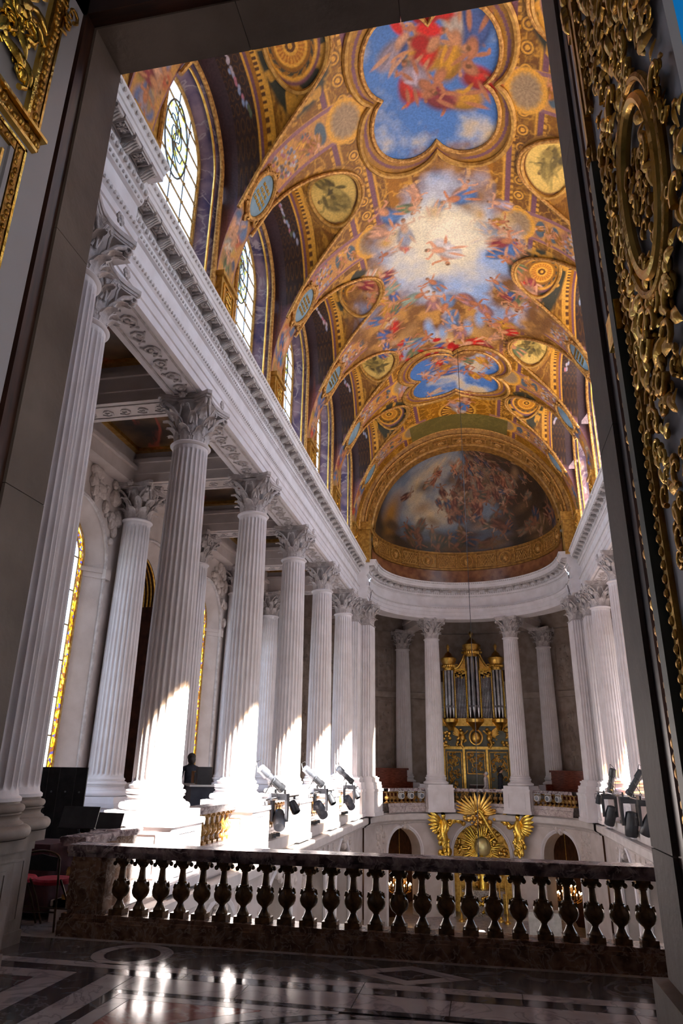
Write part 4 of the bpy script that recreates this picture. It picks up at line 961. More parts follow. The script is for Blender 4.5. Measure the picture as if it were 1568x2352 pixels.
tile([(x, cc[1]+math.sqrt(max(0,2.61**2-x*x))) for x in np.linspace(-2.1,-.80,14)]+[(.8,5.905)]+[(x, cc[1]+math.sqrt(max(0,2.5**2-x*x))) for x in np.linspace(.7,-2.05,26)], 'floor_black')
tile([(x, cc[1]+math.sqrt(max(0,2.49**2-x*x))) for x in np.linspace(-2.05,2.05,30)]+[(x, cc[1]+math.sqrt(max(0,2.35**2-x*x))) for x in np.linspace(1.95,-1.95,30)], 'floor_white')
tile([(x, cc[1]+math.sqrt(max(0,2.34**2-x*x))) for x in np.linspace(-1.95,1.95,30)]+[(1.9,2.0),(-1.9,2.0)], 'floor_grey')
rect(1.6,8.6,2.0,5.91,'floor_grey')
for sg in (-1,1):
    xa, xb = sorted((sg*4.28, sg*8.6))
    for j in range(8): rect(xa, xb, 7.86+j*2.8, 7.86+(j+1)*2.8, 'floor_grey' if j % 2 else 'floor_white')

# ---- apse gallery: back wall with pilasters and panels
aw = struct('wall_back'); tag(aw, 'curved back wall of the apse gallery with carved limestone panels', 'wall')
RB = 7.75
cyl3 = lambda u, z, d: ((RB-d)*math.sin(u), YC+(RB-d)*math.cos(u), z)
b = MB(); aa = np.linspace(-math.pi/2, math.pi/2, 49); b.add([cyl3(a,z,0) for a in aa for z in (0,9.0)], [(i*2,i*2+1,i*2+3,i*2+2) for i in range(48)]); b.build('curved_wall', M['stone_back_shaded'], aw, smooth=30)
ga_ = struct('ceiling_apse'); tag(ga_, 'dark ceiling of the apse gallery', 'ceiling')
b = MB(); b.add([((RB+.6)*math.sin(a), YC+(RB+.6)*math.cos(a), 8.95) for a in aa]+[(4.0*math.sin(a), YC+4.0*math.cos(a), 8.95) for a in aa], [(i,i+1,50+i,49+i) for i in range(48)]); b.build('gallery_ceiling', M['tribune_paint'], ga_, smooth=0)
for u0 in (R(-24), R(24), R(-66), R(66)):
    b = MB(); m_ = XF((0,YC,0), -u0); b.box(-.3,.3,4.5,RB,8.0,8.6); b.box(-.36,.36,4.5,RB,8.3,8.45); b.xf(m_); b.build('radial_beam', M['stone'], ga_, smooth=0)
for u0 in np.radians([-82,-70,-57,-44,-33,33,44,57,70,82]):
    pn = MB()
    for (z0,z1) in ((1.7,4.7),(5.3,7.3)):
        for (a0,a1,c0,c1) in ((-.055,.055,z0,z0+.06),(-.055,.055,z1-.06,z1),(-.055,-.047,z0,z1),(.047,.055,z0,z1)):
            pn.add([cyl3(u0+a,z,.05) for a,z in ((a0,c0),(a1,c0),(a1,c1),(a0,c1))]+[cyl3(u0+a,z,0) for a,z in ((a0,c0),(a1,c0),(a1,c1),(a0,c1))], [(0,1,2,3),(0,4,5,1),(1,5,6,2),(2,6,7,3),(3,7,4,0)])
        rr = random.Random(int(u0*100)+int(z0))
        for q in range(30): pn.sphere(cyl3(u0+rr.uniform(-.036,.036), rr.uniform(z0+.2,z1-.2), .01), rr.uniform(.05,.13), 6, 4, (rr.uniform(.6,1.2),.5,rr.uniform(.7,1.8)))
    pn.build('carved_panel', M['stone_back_shaded'], aw)
b = MB(); b.add([cyl3(a,z,d) for a in aa for z,d in ((4.85,0),(4.85,.1),(5.1,.14),(5.1,0))], [(i*4+k,i*4+k+1,(i+1)*4+k+1,(i+1)*4+k) for i in range(48) for k in range(3)]); b.build('string_course', M['stone_back_shaded'], aw, smooth=20)
b = MB(); b.add([cyl3(a,z,d) for a in aa for z,d in ((8.0,0),(8.0,.3),(8.6,.35),(8.9,.5),(8.95,0))], [(i*5+k,i*5+k+1,(i+1)*5+k+1,(i+1)*5+k) for i in range(48) for k in range(4)]); b.build('wall_entablature', M['stone_back_shaded'], aw, smooth=20)

# ---- west wall with the doorway, the salon behind the camera
ww = struct('wall_front'); tag(ww, 'thick wall around the doorway, brown-grey stone jambs and lintel', 'wall')
b = MB(); DX0, DX1, DZ = -1.18, .70, 4.69
b.box(-9,DX0-.02,1.78,2.0,-.3,16); b.box(DX1+.02,9,1.78,2.0,-.3,16); b.box(DX0-.02,DX1+.02,1.78,2.0,DZ+.02,16); b.build('wall_core', M['west_wall'], ww, smooth=0)
b = MB(); b.box(DX0-.10,DX0,1.80,2.012,0,2.55); b.build('jamb_block', M['stone_grey'], ww, smooth=0)
b = MB(); b.box(DX0-.10,DX0,1.80,2.012,2.553,3.60); b.build('jamb_block', M['stone_grey'], ww, smooth=0)
b = MB(); b.box(DX0-.10,DX0,1.80,2.012,3.603,DZ); b.build('jamb_block', M['stone_grey'], ww, smooth=0)
for z0,z1 in ((0,1.52),(1.523,2.6),(2.603,3.7),(3.703,DZ)):
    b = MB(); b.box(DX1,DX1+.10,1.80,2.012,z0,z1); b.build('jamb_block', M['stone_grey'], ww, smooth=0)
for x0,x1 in ((DX0-.10,-.55),(-.547,.12),(.123,DX1+.10)):
    b = MB(); b.box(x0,x1,1.80,2.012,DZ,DZ+.12); b.build('lintel_block', M['stone_grey'], ww, smooth=0)
b = MB(); b.box(DX1-.035,DX1+.02,1.55,2.02,0,1.24); b.build('jamb_plinth', M['stone_grey'], ww, smooth=0)
b = MB(); b.box(DX0-.30,DX0-.012,1.74,1.80,0,DZ+.3); b.box(DX1+.012,DX1+.30,1.74,1.80,0,DZ+.3); b.box(DX0-.30,DX1+.30,1.74,1.80,DZ+.012,DZ+.3); b.build('dark_door_frame', M['dark_wood'], ww, smooth=0)
sl = struct('wall_salon'); tag(sl, 'walls of the dim anteroom around the doorway, blue silk to the right', 'wall')
b = MB(); b.box(DX1+.30,5,1.72,1.78,0,7); b.build('blue_silk_panel', M['blue_wall'], sl, smooth=0)
b = MB(); b.box(-5,DX0-.30,1.72,1.78,0,7); b.box(DX0-.30,DX1+.30,1.72,1.78,DZ+.3,7); b.box(-5.1,-5,-6,1.8,0,7); b.box(-5,5,-6.1,-6,0,7); b.box(-5.1,5.1,-6.1,1.8,7,7.1)
b.box(5,5.1,-6,-3.2,0,7); b.box(5,5.1,-1.0,1.8,0,7); b.box(5,5.1,-3.2,-2.6,0,7); b.box(5,5.1,-2.6,-1.0,0,1.2); b.box(5,5.1,-2.6,-1.0,4.6,7); b.build('plain_salon_wall', M['white_paint'], sl, smooth=0)
portal((5.12,-1.8,2.9), (-1,0,0), 1.6, 3.4)
w = struct('window_61'); tag(w, 'added glowing blue panel beyond the right door leaf in the top right corner', 'window'); b = MB(); b.box(1.02,2.2,1.70,1.715,3.3,5.6); b.build('pane', M['blue_glow'], w, smooth=0)  # emissive panel added where the anteroom light left the blue too dark
w = struct('window_60'); tag(w, 'tall plain window of the anteroom out of view', 'window'); b = MB(); b.add([(5.05,-2.6,1.2),(5.05,-1,1.2),(5.05,-1,4.6),(5.05,-2.6,4.6)], [(0,1,2,3)]); b.build('pane', M['clear'], w, smooth=0)
# ================================================================== COLUMNS
NF = 24
def fluted_shaft(z0, z1, r0, r1, nf=NF):
    b = MB(); prof = []; H = z1-z0
    lv = [(z0,1.10,0),(z0+.03,1.10,0),(z0+.05,1.02,0),(z0+.09,1.0,0),(z0+.10,1.0,.35),(z0+.13,1.0,.85),(z0+.17,1.0,1)]+[(z0+H*t,1.0,1) for t in (.25,.45,.65,.82)]+[(z1-.16,1.0,1),(z1-.12,1.0,.85),(z1-.09,1.0,.35),(z1-.08,1.0,0),(z1,1.0,0)]
    ts = [(0,0),(.16,0),(.28,.62),(.42,.95),(.58,1.0),(.72,.95),(.86,.62)]
    n = nf*len(ts); vs = []
    for z, k, dpt in lv:
        t = (z-z0)/H; r = (r0+(r1-r0)*t**1.6)*k; d = .40*(2*math.pi*r/nf)*dpt
        for i in range(nf):
            for a, q in ts:
                an = 2*math.pi*(i+a)/nf; rr = r-d*q; vs.append((rr*math.cos(an), rr*math.sin(an), z))
    fs = [(j*n+i, j*n+(i+1)%n, (j+1)*n+(i+1)%n, (j+1)*n+i) for j in range(len(lv)-1) for i in range(n)]
    return b.add(vs, fs)
def torus_prof(zs):                                  # attic base
    P = [(.50,.0+zs)]
    for a in np.linspace(-90,90,9): P.append((.475+.055*math.cos(R(a)), zs+.055+.055*math.sin(R(a))))
    P += [(.455,zs+.115),(.455,zs+.128)]
    for a in np.linspace(200,110,6): P.append((.47+.045*math.cos(R(a))-.01, zs+.165+.04*math.sin(R(a))))
    P += [(.425,zs+.205),(.425,zs+.215)]
    for a in np.linspace(-90,90,8): P.append((.415+.035*math.cos(R(a)), zs+.25+.035*math.sin(R(a))))
    P += [(.40,zs+.29),(.40,zs+.31)]
    return P
def leaf(h, w0, r0, r1, curl, n=10, m=7):
    vs = []
    for i in range(n+1):
        t = i/n; w = w0*(.85+.35*math.sin(math.pi*min(1,t*1.15)))*(1-.62*max(0,t-.55)/.45)*(1+.16*math.sin(t*11*math.pi/2))
        cu = max(0,(t-.62)/.38); x0 = r0+(r1-r0)*t+.015+curl*cu**1.7; z = h*(t if t < .8 else .8+.2*math.sin((t-.8)/.2*2.2)*.7)-.05*max(0,cu-.5)
        for j in range(m+1):
            s = 2*j/m-1; ang = s*w/max(.12,r0+.02); x = x0-.10*w*s*s+.012*math.cos(s*3*math.pi)
            vs.append((x*math.cos(ang*.92), x*math.sin(ang*.92), z-.03*abs(s)*(1 if t > .3 else 0)))
    fs = [(i*(m+1)+j, i*(m+1)+j+1, (i+1)*(m+1)+j+1, (i+1)*(m+1)+j) for i in range(n) for j in range(m)]
    return vs, fs
Z_NECK = 6.21; Z_TOP = 7.07
_b = MB(); _b.box(-.54,.54,-.54,.54,0,.12); PLINTH = _b.mesh('plinth', 0); PLINTH.materials.append(M['stone_white'])
_b = MB(); _b.lathe(torus_prof(.12), 40, caps=True); BASE = _b.mesh('base_mouldings'); BASE.materials.append(M['stone_white'])
SHAFT = fluted_shaft(.43, 6.14, .372, .315).mesh('shaft', 50); SHAFT.materials.append(M['stone_white'])
_b = MB(); _b.lathe([(.315,6.13),(.345,6.14),(.365,6.165),(.345,6.19),(.335,6.20),(.30,6.215)], 40, caps=False)
ASTR = _b.mesh('astragal'); ASTR.materials.append(M['stone_white'])
_b = MB(); _b.lathe([(.30,6.20),(.26,6.3),(.255,6.55),(.29,6.75),(.38,6.92),(.42,6.96)], 32, caps=False)
def abacus_poly(rc, mid, n=8, cut=.06):
    P = []
    for q in range(4):
        a0 = R(45+90*q); a1 = R(135+90*q)
        p0 = Vector((rc*math.cos(a0), rc*math.sin(a0))); p1 = Vector((rc*math.cos(a1), rc*math.sin(a1))); d = (p1-p0).normalized(); am = (a0+a1)/2
        for i in range(n+1):
            t = i/n; p = p0+d*cut+(p1-p0-2*d*cut)*t; dip = (mid)*math.sin(math.pi*t); P.append((p.x-math.cos(am)*dip, p.y-math.sin(am)*dip))
    return P
_b.prism(abacus_poly(.70,.13), 6.955, 7.0); _b.prism(abacus_poly(.66,.12), 6.93, 6.957); _b.prism(abacus_poly(.74,.135), 7.0, 7.07)
BELL = _b.mesh('capital'); BELL.materials.append(M['stone_carved'])
LEAF1 = MB().add(*leaf(.31,.118,.285,.32,.15)).mesh('acanthus_leaf',60); LEAF2 = MB().add(*leaf(.55,.108,.27,.34,.19)).mesh('acanthus_leaf',60)
def volute_mesh():
    b = MB()
    for s in (-1,1):                                 # corner volute pair meeting at the diagonal
        pts = [(.30,s*.17,6.52),(.36,s*.16,6.68),(.45,s*.10,6.82),(.56,s*.045,6.90)]
        for t in range(9): pts.append((.60+.055*(1-t/11)*math.cos(2.0-t*.75), s*.035, 6.865+.055*(1-t/11)*math.sin(2.0-t*.75)))
        b.tube(pts, [.022,.028,.032,.034]+[.030-.001*t for t in range(9)], 6)
    vs, fs = leaf(.22,.07,.36,.50,.08,8,5); b.add([(x,y,z+6.62) for x,y,z in vs], fs)
    return b
VOL = volute_mesh().mesh('volute',60)
_b = MB()
for s in (-1,1):
    pts = [(.31,s*.15,6.52),(.35,s*.12,6.66),(.39,s*.08,6.80)]+[(.42,s*(.045+.03*(1-t/9)*math.cos(t*.8)),6.85+.03*(1-t/9)*math.sin(t*.8)) for t in range(8)]
    _b.tube(pts, .020, 5)
_b.sphere((.545,0,7.01), .05, 8, 6, (.7,1,1))
for q in range(6): _b.sphere((.545,.055*math.cos(q*1.047),7.01+.055*math.sin(q*1.047)), .035, 6, 4, (.6,1,1))
HEL = _b.mesh('helix_and_flower',60)
for m_ in (LEAF1,LEAF2,VOL,HEL): m_.materials.append(M['stone_carved'])
_all = MB()
for q in range(8):
    for me_, off in ((LEAF1,0),(LEAF2,.5)):
        a = (q+off)*math.pi/4; mt = Matrix.Translation((0,0,6.20)) @ Matrix.Rotation(a,4,'Z')
        _all.add([mt @ v.co for v in me_.vertices], [tuple(p.vertices) for p in me_.polygons])
LEAVES = _all.mesh('acanthus_leaves',60); LEAVES.materials.append(M['stone_carved'])
def ped_mesh(w=.56, h=.93):
    b = MB(); b.box(-w,w,-w,w,-h,0); b.box(-w-.03,w+.03,-w-.03,w+.03,-.08,0.0); b.box(-w-.03,w+.03,-w-.03,w+.03,-h,-h+.12)
    for sx,sy in ((1,0),(-1,0),(0,1),(0,-1)):
        for (a0,a1,z0,z1) in ((-.36,.36,-.18,-.15),(-.36,.36,-h+.2,-h+.23),(-.36,-.33,-h+.23,-.18),(.33,.36,-h+.23,-.18)):
            if sx: b.box(min(sx*w,sx*(w+.015)),max(sx*w,sx*(w+.015)),a0,a1,z0,z1)
            else: b.box(a0,a1,min(sy*w,sy*(w+.015)),max(sy*w,sy*(w+.015)),z0,z1)
    return b
PED = ped_mesh().mesh('pedestal',0); PED.materials.append(M['stone_white'])
def column(x, y, label, group=None, fine=False, ped=True, rz=0.0, name='fluted_column', foot=1.0, pl=None, shade_tone=False):
    t = thing(name, label, 'column', (x,y,Z_PED), rz, group)
    if ped: ob('pedestal', PED, None, t, scale=(foot,foot,1))
    ob('plinth', PLINTH, None, t, scale=(pl or foot,pl or foot,1)); ob('base', BASE, None, t); ob('shaft', SHAFT, None, t); ob('astragal', ASTR, None, t)
    if shade_tone:  # foot parts take the limestone copy with shade in its colour
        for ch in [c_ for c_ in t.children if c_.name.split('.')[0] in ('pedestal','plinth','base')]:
            ch.data = ch.data.copy(); ch.data.materials.clear(); ch.data.materials.append(M['stone_shaded'])
    c = ob('capital', BELL, None, t)
    if fine:
        for q in range(8):
            ob('acanthus_leaf', LEAF1, None, c, (0,0,6.20), (0,0,q*math.pi/4)); ob('acanthus_leaf', LEAF2, None, c, (0,0,6.20), (0,0,(q+.5)*math.pi/4))
    else: ob('acanthus_foliage', LEAVES, None, c)
    for q in range(4): ob('volute', VOL, None, c, (0,0,0), (0,0,R(45+90*q))); ob('flower_and_helix', HEL, None, c, (0,0,0), (0,0,R(90*q)))
    return t
column(-4.25, 5.92, 'fluted column half hidden by the left door jamb, standing forward of its neighbour', fine=True, foot=.56, pl=.70, shade_tone=True)
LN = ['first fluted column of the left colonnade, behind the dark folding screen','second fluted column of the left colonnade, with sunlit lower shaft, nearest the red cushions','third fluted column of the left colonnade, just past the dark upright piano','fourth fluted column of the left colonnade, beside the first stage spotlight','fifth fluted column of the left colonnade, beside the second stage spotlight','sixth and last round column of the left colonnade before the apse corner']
for k in range(6): column(-XC, YK[k], LN[k], fine=(k < 4), foot=(.50 if k == 0 else 1.0), pl=(.66 if k == 0 else .98), shade_tone=(k == 0))
for k in range(2,6): column(XC, YK[k], ['third','fourth','fifth','sixth'][k-2]+' fluted column from the doorway in the right colonnade', fine=(k == 4))
for u0, nm in ((-24,'left'),(24,'right')):
    column(RA*math.sin(R(u0)), YC+RA*math.cos(R(u0)), 'fluted apse column standing just %s of the golden organ' % nm, rz=R(-u0))
for k in range(1,6): column(-7.56, YK[k], '%s fluted half-column from the doorway against the left gallery wall' % ORD[k-1], ped=True)
for k in range(3,6): column(7.56, YK[k], '%s fluted half-column along the right gallery wall' % ORD[k-3])
for u0, nm in ((-27,'left of the organ on the back wall'),(27,'right of the organ on the back wall'),(-50,'on the dim back wall behind the left apse benches'),(50,'on the dim back wall behind the right apse benches')):
    column(7.35*math.sin(R(u0)), YC+7.35*math.cos(R(u0)), 'shaded fluted column '+nm, rz=R(-u0))
# square fluted pilasters of the apse corners
def pilaster_shaft(w, z0, z1, nfl=7):
    b = MB(); st = w*2/nfl; pts = []
    for i in range(nfl):
        x = -w+i*st
        for t, d in ((0,0),(.18,0),(.3,.6),(.5,1),(.7,.6),(.82,0)): pts.append((x+t*st, -w+.028*d))
    ring = []
    for q in range(4):
        c, s = math.cos(q*math.pi/2), math.sin(q*math.pi/2); ring += [(x*c-y*s, x*s+y*c) for x,y in pts]
    return b.prism(ring, z0, z1)
_b = pilaster_shaft(.34,.43,6.14); PSH = _b.mesh('pilaster_shaft',0); PSH.materials.append(M['stone_white'])
_b = MB()
for (w,z0,z1) in ((.54,0,.12),(.52,.12,.23),(.46,.23,.27),(.44,.27,.33),(.46,.33,.39),(.40,.39,.43)): _b.box(-w,w,-w,w,z0,z1)
PBS = _b.mesh('pilaster_base',0); PBS.materials.append(M['stone_white'])
_b = MB()
for (w,z0,z1) in ((.345,6.14,6.20),(.37,6.16,6.18)): _b.box(-w,w,-w,w,z0,z1)
_b.add([(sx*w,sy*w,z) for w,z in ((.31,6.2),(.32,6.7),(.44,6.95)) for sx,sy in ((-1,-1),(1,-1),(1,1),(-1,1))], [(j*4+i,j*4+(i+1)%4,(j+1)*4+(i+1)%4,(j+1)*4+i) for j in range(2) for i in range(4)])
_b.prism(abacus_poly(.74,.10), 6.95, 7.07)
for q in range(4):
    mr = Matrix.Rotation(q*math.pi/2,4,'Z')
    for me_, offs in ((LEAF1,(-.2,0,.2)),(LEAF2,(-.1,.1))):
        for o_ in offs: _b.add([mr @ (v.co+Vector((.02,o_,6.20))) for v in me_.vertices], [tuple(p.vertices) for p in me_.polygons])
    mr2 = Matrix.Rotation(R(45)+q*math.pi/2,4,'Z'); _b.add([mr2 @ (v.co+Vector((.06,0,0))) for v in VOL.vertices], [tuple(p.vertices) for p in VOL.polygons])
    _b.add([mr @ v.co for v in HEL.vertices], [tuple(p.vertices) for p in HEL.polygons])
PCP = _b.mesh('pilaster_capital',60); PCP.materials.append(M['stone_carved'])
for sg, side in SIDES:
    t = thing('corner_pier', 'square fluted corner pier with carved capitals at the %s end of the apse' % side, 'pier', (0,0,Z_PED))
    for (x, y, rz) in ((4.62,26.70,0),(4.20,27.50,R(8)*sg)):
        for nm, me_ in (('pedestal',PED),('pier_base',PBS),('pier_shaft',PSH),('pier_capital',PCP)): ob(nm, me_, None, t, (sg*x,y,0), (0,0,rz))

# ================================================================== BALUSTRADES
BPR = [(.062,.05),(.064,.065),(.050,.085),(.040,.105),(.030,.128),(.034,.14),(.046,.150),(.074,.175),(.089,.205),(.092,.235),(.085,.268),(.066,.302),(.050,.318),(.054,.326),(.042,.336),(.037,.37),(.032,.42),(.031,.445),(.040,.450),(.040,.460),(.052,.470),(.070,.492),(.074,.510)]
def baluster_mesh():
    b = MB(); b.box(-.075,.075,-.075,.075,0,.05)
    rm = lambda a, z: (1+.055*abs(math.cos(4*a))-.02) if .15 < z < .31 else 1
    b.lathe(BPR, 32, rmod=rm); b.box(-.066,.066,-.066,.066,.505,.54)
    for q in range(8):
        a = q*math.pi/4; b.tube([(.084*math.cos(a),.084*math.sin(a),.27),(.075*math.cos(a),.075*math.sin(a),.30),(.078*math.cos(a),.078*math.sin(a),.318)], [.012,.012,.007], 5)
    for sx in (-1,1):
        for sy in (-1,1): b.sphere((sx*.064,sy*.064,.485), .024, 8, 6)
    return b
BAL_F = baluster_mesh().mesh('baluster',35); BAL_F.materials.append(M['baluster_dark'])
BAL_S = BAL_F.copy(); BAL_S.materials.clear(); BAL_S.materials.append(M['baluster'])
def rail_prof(b, x0, x1, y0, y1, z0, z1, along='x'):
    for (i, z0_, z1_) in ((.03,z0,z0+.35*(z1-z0)),(.012,z0+.35*(z1-z0),z0+.5*(z1-z0)),(0,z0+.5*(z1-z0),z1-.012),(.008,z1-.012,z1)):
        if along == 'x': b.box(x0,x1,y0+i,y1-i,z0_,z1_)
        else: b.box(x0+i,x1-i,y0,y1,z0_,z1_)
fb = thing('balustrade', 'long dark veined marble balustrade across the front, seen against the light', 'balustrade', (0,7.68,0))
FX0, FX1 = -4.12, 5.0
for x0,x1 in ((FX0-.06,-2.1),(-2.097,-.1),(-.097,1.2),(1.203,FX1)):
    b = MB(); b.box(x0,x1,-.20,.18,0,.14); b.box(x0,x1,-.17,.16,.14,.165); b.box(x0,x1,-.14,.14,.165,.20); b.build('plinth_block', M['marble_brown'], fb, smooth=0)
b = MB(); rail_prof(b, FX0-.08, FX1, -.16, .15, .74, .86); b.build('handrail', M['marble_rail'], fb, smooth=0)
b = MB(); b.box(FX0,-3.80,-.13,.13,.20,.74); b.box(FX0-.02,-3.86,-.145,-.13,.24,.70); b.box(-3.80,-3.74,-.10,.10,.20,.74); b.build('end_pedestal', M['marble_brown'], fb, smooth=0)
x = -3.60
while x < FX1-.1:
    ob('baluster', BAL_F, None, fb, (x,0,.20)); x += .2305
# side spans
def span(p0, p1, label, n=None, rail='marble_rail', zr=(.90,1.02), zb=.40):
    d = Vector((p1[0]-p0[0], p1[1]-p0[1], 0)); L_ = d.length; a = math.atan2(d.y, d.x)
    t = thing('balustrade', label, 'balustrade', ((p0[0]+p1[0])/2,(p0[1]+p1[1])/2,0), a)
    b = MB(); rail_prof(b, -L_/2, L_/2, -.17, .17, zr[0], zr[1]); b.build('handrail', M[rail], t, smooth=0)
    b = MB(); b.box(-L_/2,L_/2,-.17,.17,min(.22,zb-.08),zb-.06); b.box(-L_/2,L_/2,-.14,.14,zb-.06,zb); b.build('plinth_block', M['marble_pale'], t, smooth=0)
    b = MB(); b.box(-L_/2,L_/2,-.17,.17,.0,.22) if zb < .3 else b.box(-L_/2,L_/2,-.30,.40,.0,.22) if p0[0] > 0 else b.box(-L_/2,L_/2,-.40,.30,.0,.22); b.build('base_step', M['stone_ledge'], t, smooth=0)
    n = n or max(2, int(L_/.235)); sc = (zr[0]-zb)/.54
    for i in range(n): ob('baluster', BAL_S, None, t, (-L_/2+L_*(i+.5)/n,0,zb), None, (1.0,1.0,sc))
    return t
SP = ['first side','second side','third side','fourth side','fifth side']
for k in range(1,5): span((-4.55,YK[k]+.60),(-4.55,YK[k+1]-.60), '%s balustrade from the doorway between columns of the left colonnade' % SP[k].replace(' side',''))
span((-4.55,YK[5]+.60),(-4.55,26.68-.61), 'short left balustrade next to the apse corner pilaster')
for k in range(2,5): span((4.55,YK[k]+.60),(4.55,YK[k+1]-.60), '%s amber balustrade between columns of the right colonnade' % ('nearest','middle','farthest')[k-2])
for a0,a1,nm in ((-60,-31,'left'),(-17,17,'middle'),(31,60,'right')):
    t = thing('balustrade', 'curved %s balustrade of the apse gallery between pedestals' % nm, 'balustrade', (0,YC,0))
    b = MB(); rr_ = np.radians(np.linspace(a0,a1,13))
    pr = [(-.16,.78),(-.17,.84),(-.17,.90),(.17,.90),(.17,.84),(.16,.78),(-.16,.78)]; b.sweep(pr, [(4.22*math.sin(u),4.22*math.cos(u),math.sin(u),math.cos(u)) for u in rr_]); b.build('handrail', M['marble_rail'], t, smooth=20)
    b = MB(); b.sweep([(-.20,-.0),(-.20,.20),(-.16,.22),(-.16,.34),(.16,.34),(.16,-.0)], [(4.22*math.sin(u),4.22*math.cos(u),math.sin(u),math.cos(u)) for u in rr_]); b.build('plinth_block', M['marble_pale'], t, smooth=20)
    n = int(4.2*R(a1-a0)/.21)
    for i in range(n):
        u = R(a0+(a1-a0)*(i+.5)/n); ob('baluster', BAL_S, None, t, (4.22*math.sin(u),4.22*math.cos(u),.34), (0,0,-u), (1,1,.44/.54))
# rail turning back at the near left corner, ending in a rounded marble shelf
span((-4.47,8.06),(-4.47,8.85), 'short marble balustrade running back from the front balustrade towards the rounded shelf', zr=(.78,.88), zb=.22)
cs = thing('curved_shelf', 'rounded pale marble shelf between the short side balustrade and the second column', 'shelf', (-4.78,9.38,0))
b = MB(); A_ = np.radians(np.linspace(-80,170,31)); b.sweep([(.26,.80),(.26,.88),(.47,.88),(.49,.86),(.47,.80),(.26,.80)], [(0.0,0.0,math.cos(a),math.sin(a)) for a in A_]); b.build('marble_top', M['marble_rail'], cs, smooth=25)
b = MB(); b.sweep([(.30,0),(.30,.80),(.42,.80),(.42,0)], [(0.0,0.0,math.cos(a),math.sin(a)) for a in A_]); b.build('curved_support', M['marble_brown'], cs, smooth=25)
# ================================================================== DOORS (open leaves either side of the camera)
def petal(b, c, L_, w, dirv, upv, curl=.3):
    d = Vector(dirv).normalized(); u = Vector(upv).normalized(); s_ = d.cross(u); vs = []
    for i in range(6):
        t = i/5; ww = w*math.sin(math.pi*(.12+.83*t)); ce = Vector(c)+d*L_*t+u*(curl*L_*math.sin(t*2.4)*.5)
        for j in (-1,-.4,.4,1): vs.append(ce+s_*ww*j+u*(ww*.5*(1-j*j)))
    b.add(vs, [(i*4+j,i*4+j+1,(i+1)*4+j+1,(i+1)*4+j) for i in range(5) for j in range(3)])
def gilt_cluster(parent, name, X, nx, y0, y1, z0, z1, n, seed, mat='gold', size=.06):
    rr = random.Random(seed); b = MB(); up = (nx,0,0)
    for i in range(n):
        y, z = rr.uniform(y0,y1), rr.uniform(z0,z1); k = rr.random(); x = X+nx*rr.uniform(.002,.014); s_ = size*rr.uniform(.6,1.3)
        a = rr.uniform(0,6.28)
        if k < .45: petal(b, (x,y,z), s_*2.0, s_*.42, (0,math.cos(a),math.sin(a)), up, .28)
        elif k < .75:
            b.tube([(x+nx*.012, y+s_*(1-t/9)*math.cos(a+t*.75), z+s_*(1-t/9)*math.sin(a+t*.75)) for t in range(9)], [s_*.22*(1-t/14) for t in range(9)], 7)
        else: b.sphere((x+nx*.006,y,z), s_*.42, 9, 7, (.6,1,rr.uniform(.9,1.6)))
    return b.build(name, M[mat], parent, smooth=60)
def strip(parent, name, X, nx, y0, y1, z0, z1, th, mat):
    b = MB(); xa, xb = sorted((X, X+nx*th)); b.box(xa,xb,y0,y1,z0,z1); return b.build(name, M[mat], parent, smooth=0)
def carved_strip(parent, name, X, nx, y0, y1, z0, z1, mat, seed=0):
    b = MB(); vert = (z1-z0) > (y1-y0); L_ = (z1-z0) if vert else (y1-y0); n = int(L_/.03); w = (y1-y0) if vert else (z1-z0); rr = random.Random(seed)
    xa, xb = sorted((X, X+nx*.012)); b.box(xa,xb,y0,y1,z0,z1)
    for i in range(n):
        t = (i+.5)/n
        y, z = ((y0+y1)/2+rr.uniform(-.2,.2)*w, z0+L_*t) if vert else (y0+L_*t, (z0+z1)/2+rr.uniform(-.2,.2)*w)
        b.sphere((X+nx*.012,y,z), w*.30, 7, 5, (.8, 1, 1.1))
    return b.build(name, M[mat], parent, smooth=50)
d1 = struct('door_1'); tag(d1, 'open white door leaf with gilded frames and carving at the left edge', 'door')
LX = -1.19
b = MB(); b.box(LX-.06,LX,.80,1.715,.02,4.66); b.build('leaf_panel', M['white_paint'], d1, smooth=0)
carved_strip(d1, 'gilt_frame', LX, 1, .85,1.625,3.785,3.835,'gold_dark',1); strip(d1, 'gilt_fillet', LX, 1, .85,1.61,3.765,3.78,.02,'gold'); strip(d1, 'gilt_fillet', LX, 1, .85,1.64,3.838,3.852,.03,'gold')
carved_strip(d1, 'gilt_frame', LX, 1, 1.545,1.595,3.86,4.60,'gold_dark',2); strip(d1, 'gilt_fillet', LX, 1, 1.525,1.54,3.86,4.60,.022,'gold_bright'); strip(d1, 'gilt_fillet', LX, 1, 1.598,1.608,3.86,4.60,.016,'gold')
carved_strip(d1, 'gilt_frame', LX, 1, 1.525,1.56,1.0,3.72,'gold_dark',3); strip(d1, 'gilt_fillet', LX, 1, 1.562,1.572,1.0,3.735,.016,'gold_bright'); carved_strip(d1, 'gilt_frame', LX, 1, .85,1.52,3.685,3.72,'gold_dark',4); strip(d1, 'gilt_fillet', LX, 1, .85,1.572,3.722,3.734,.016,'gold_bright')
strip(d1, 'inner_moulding', LX, 1, 1.50,1.518,1.0,3.68,.012,'white_paint'); strip(d1, 'gilt_fillet', LX, 1, 1.47,1.48,1.0,3.64,.01,'gold')
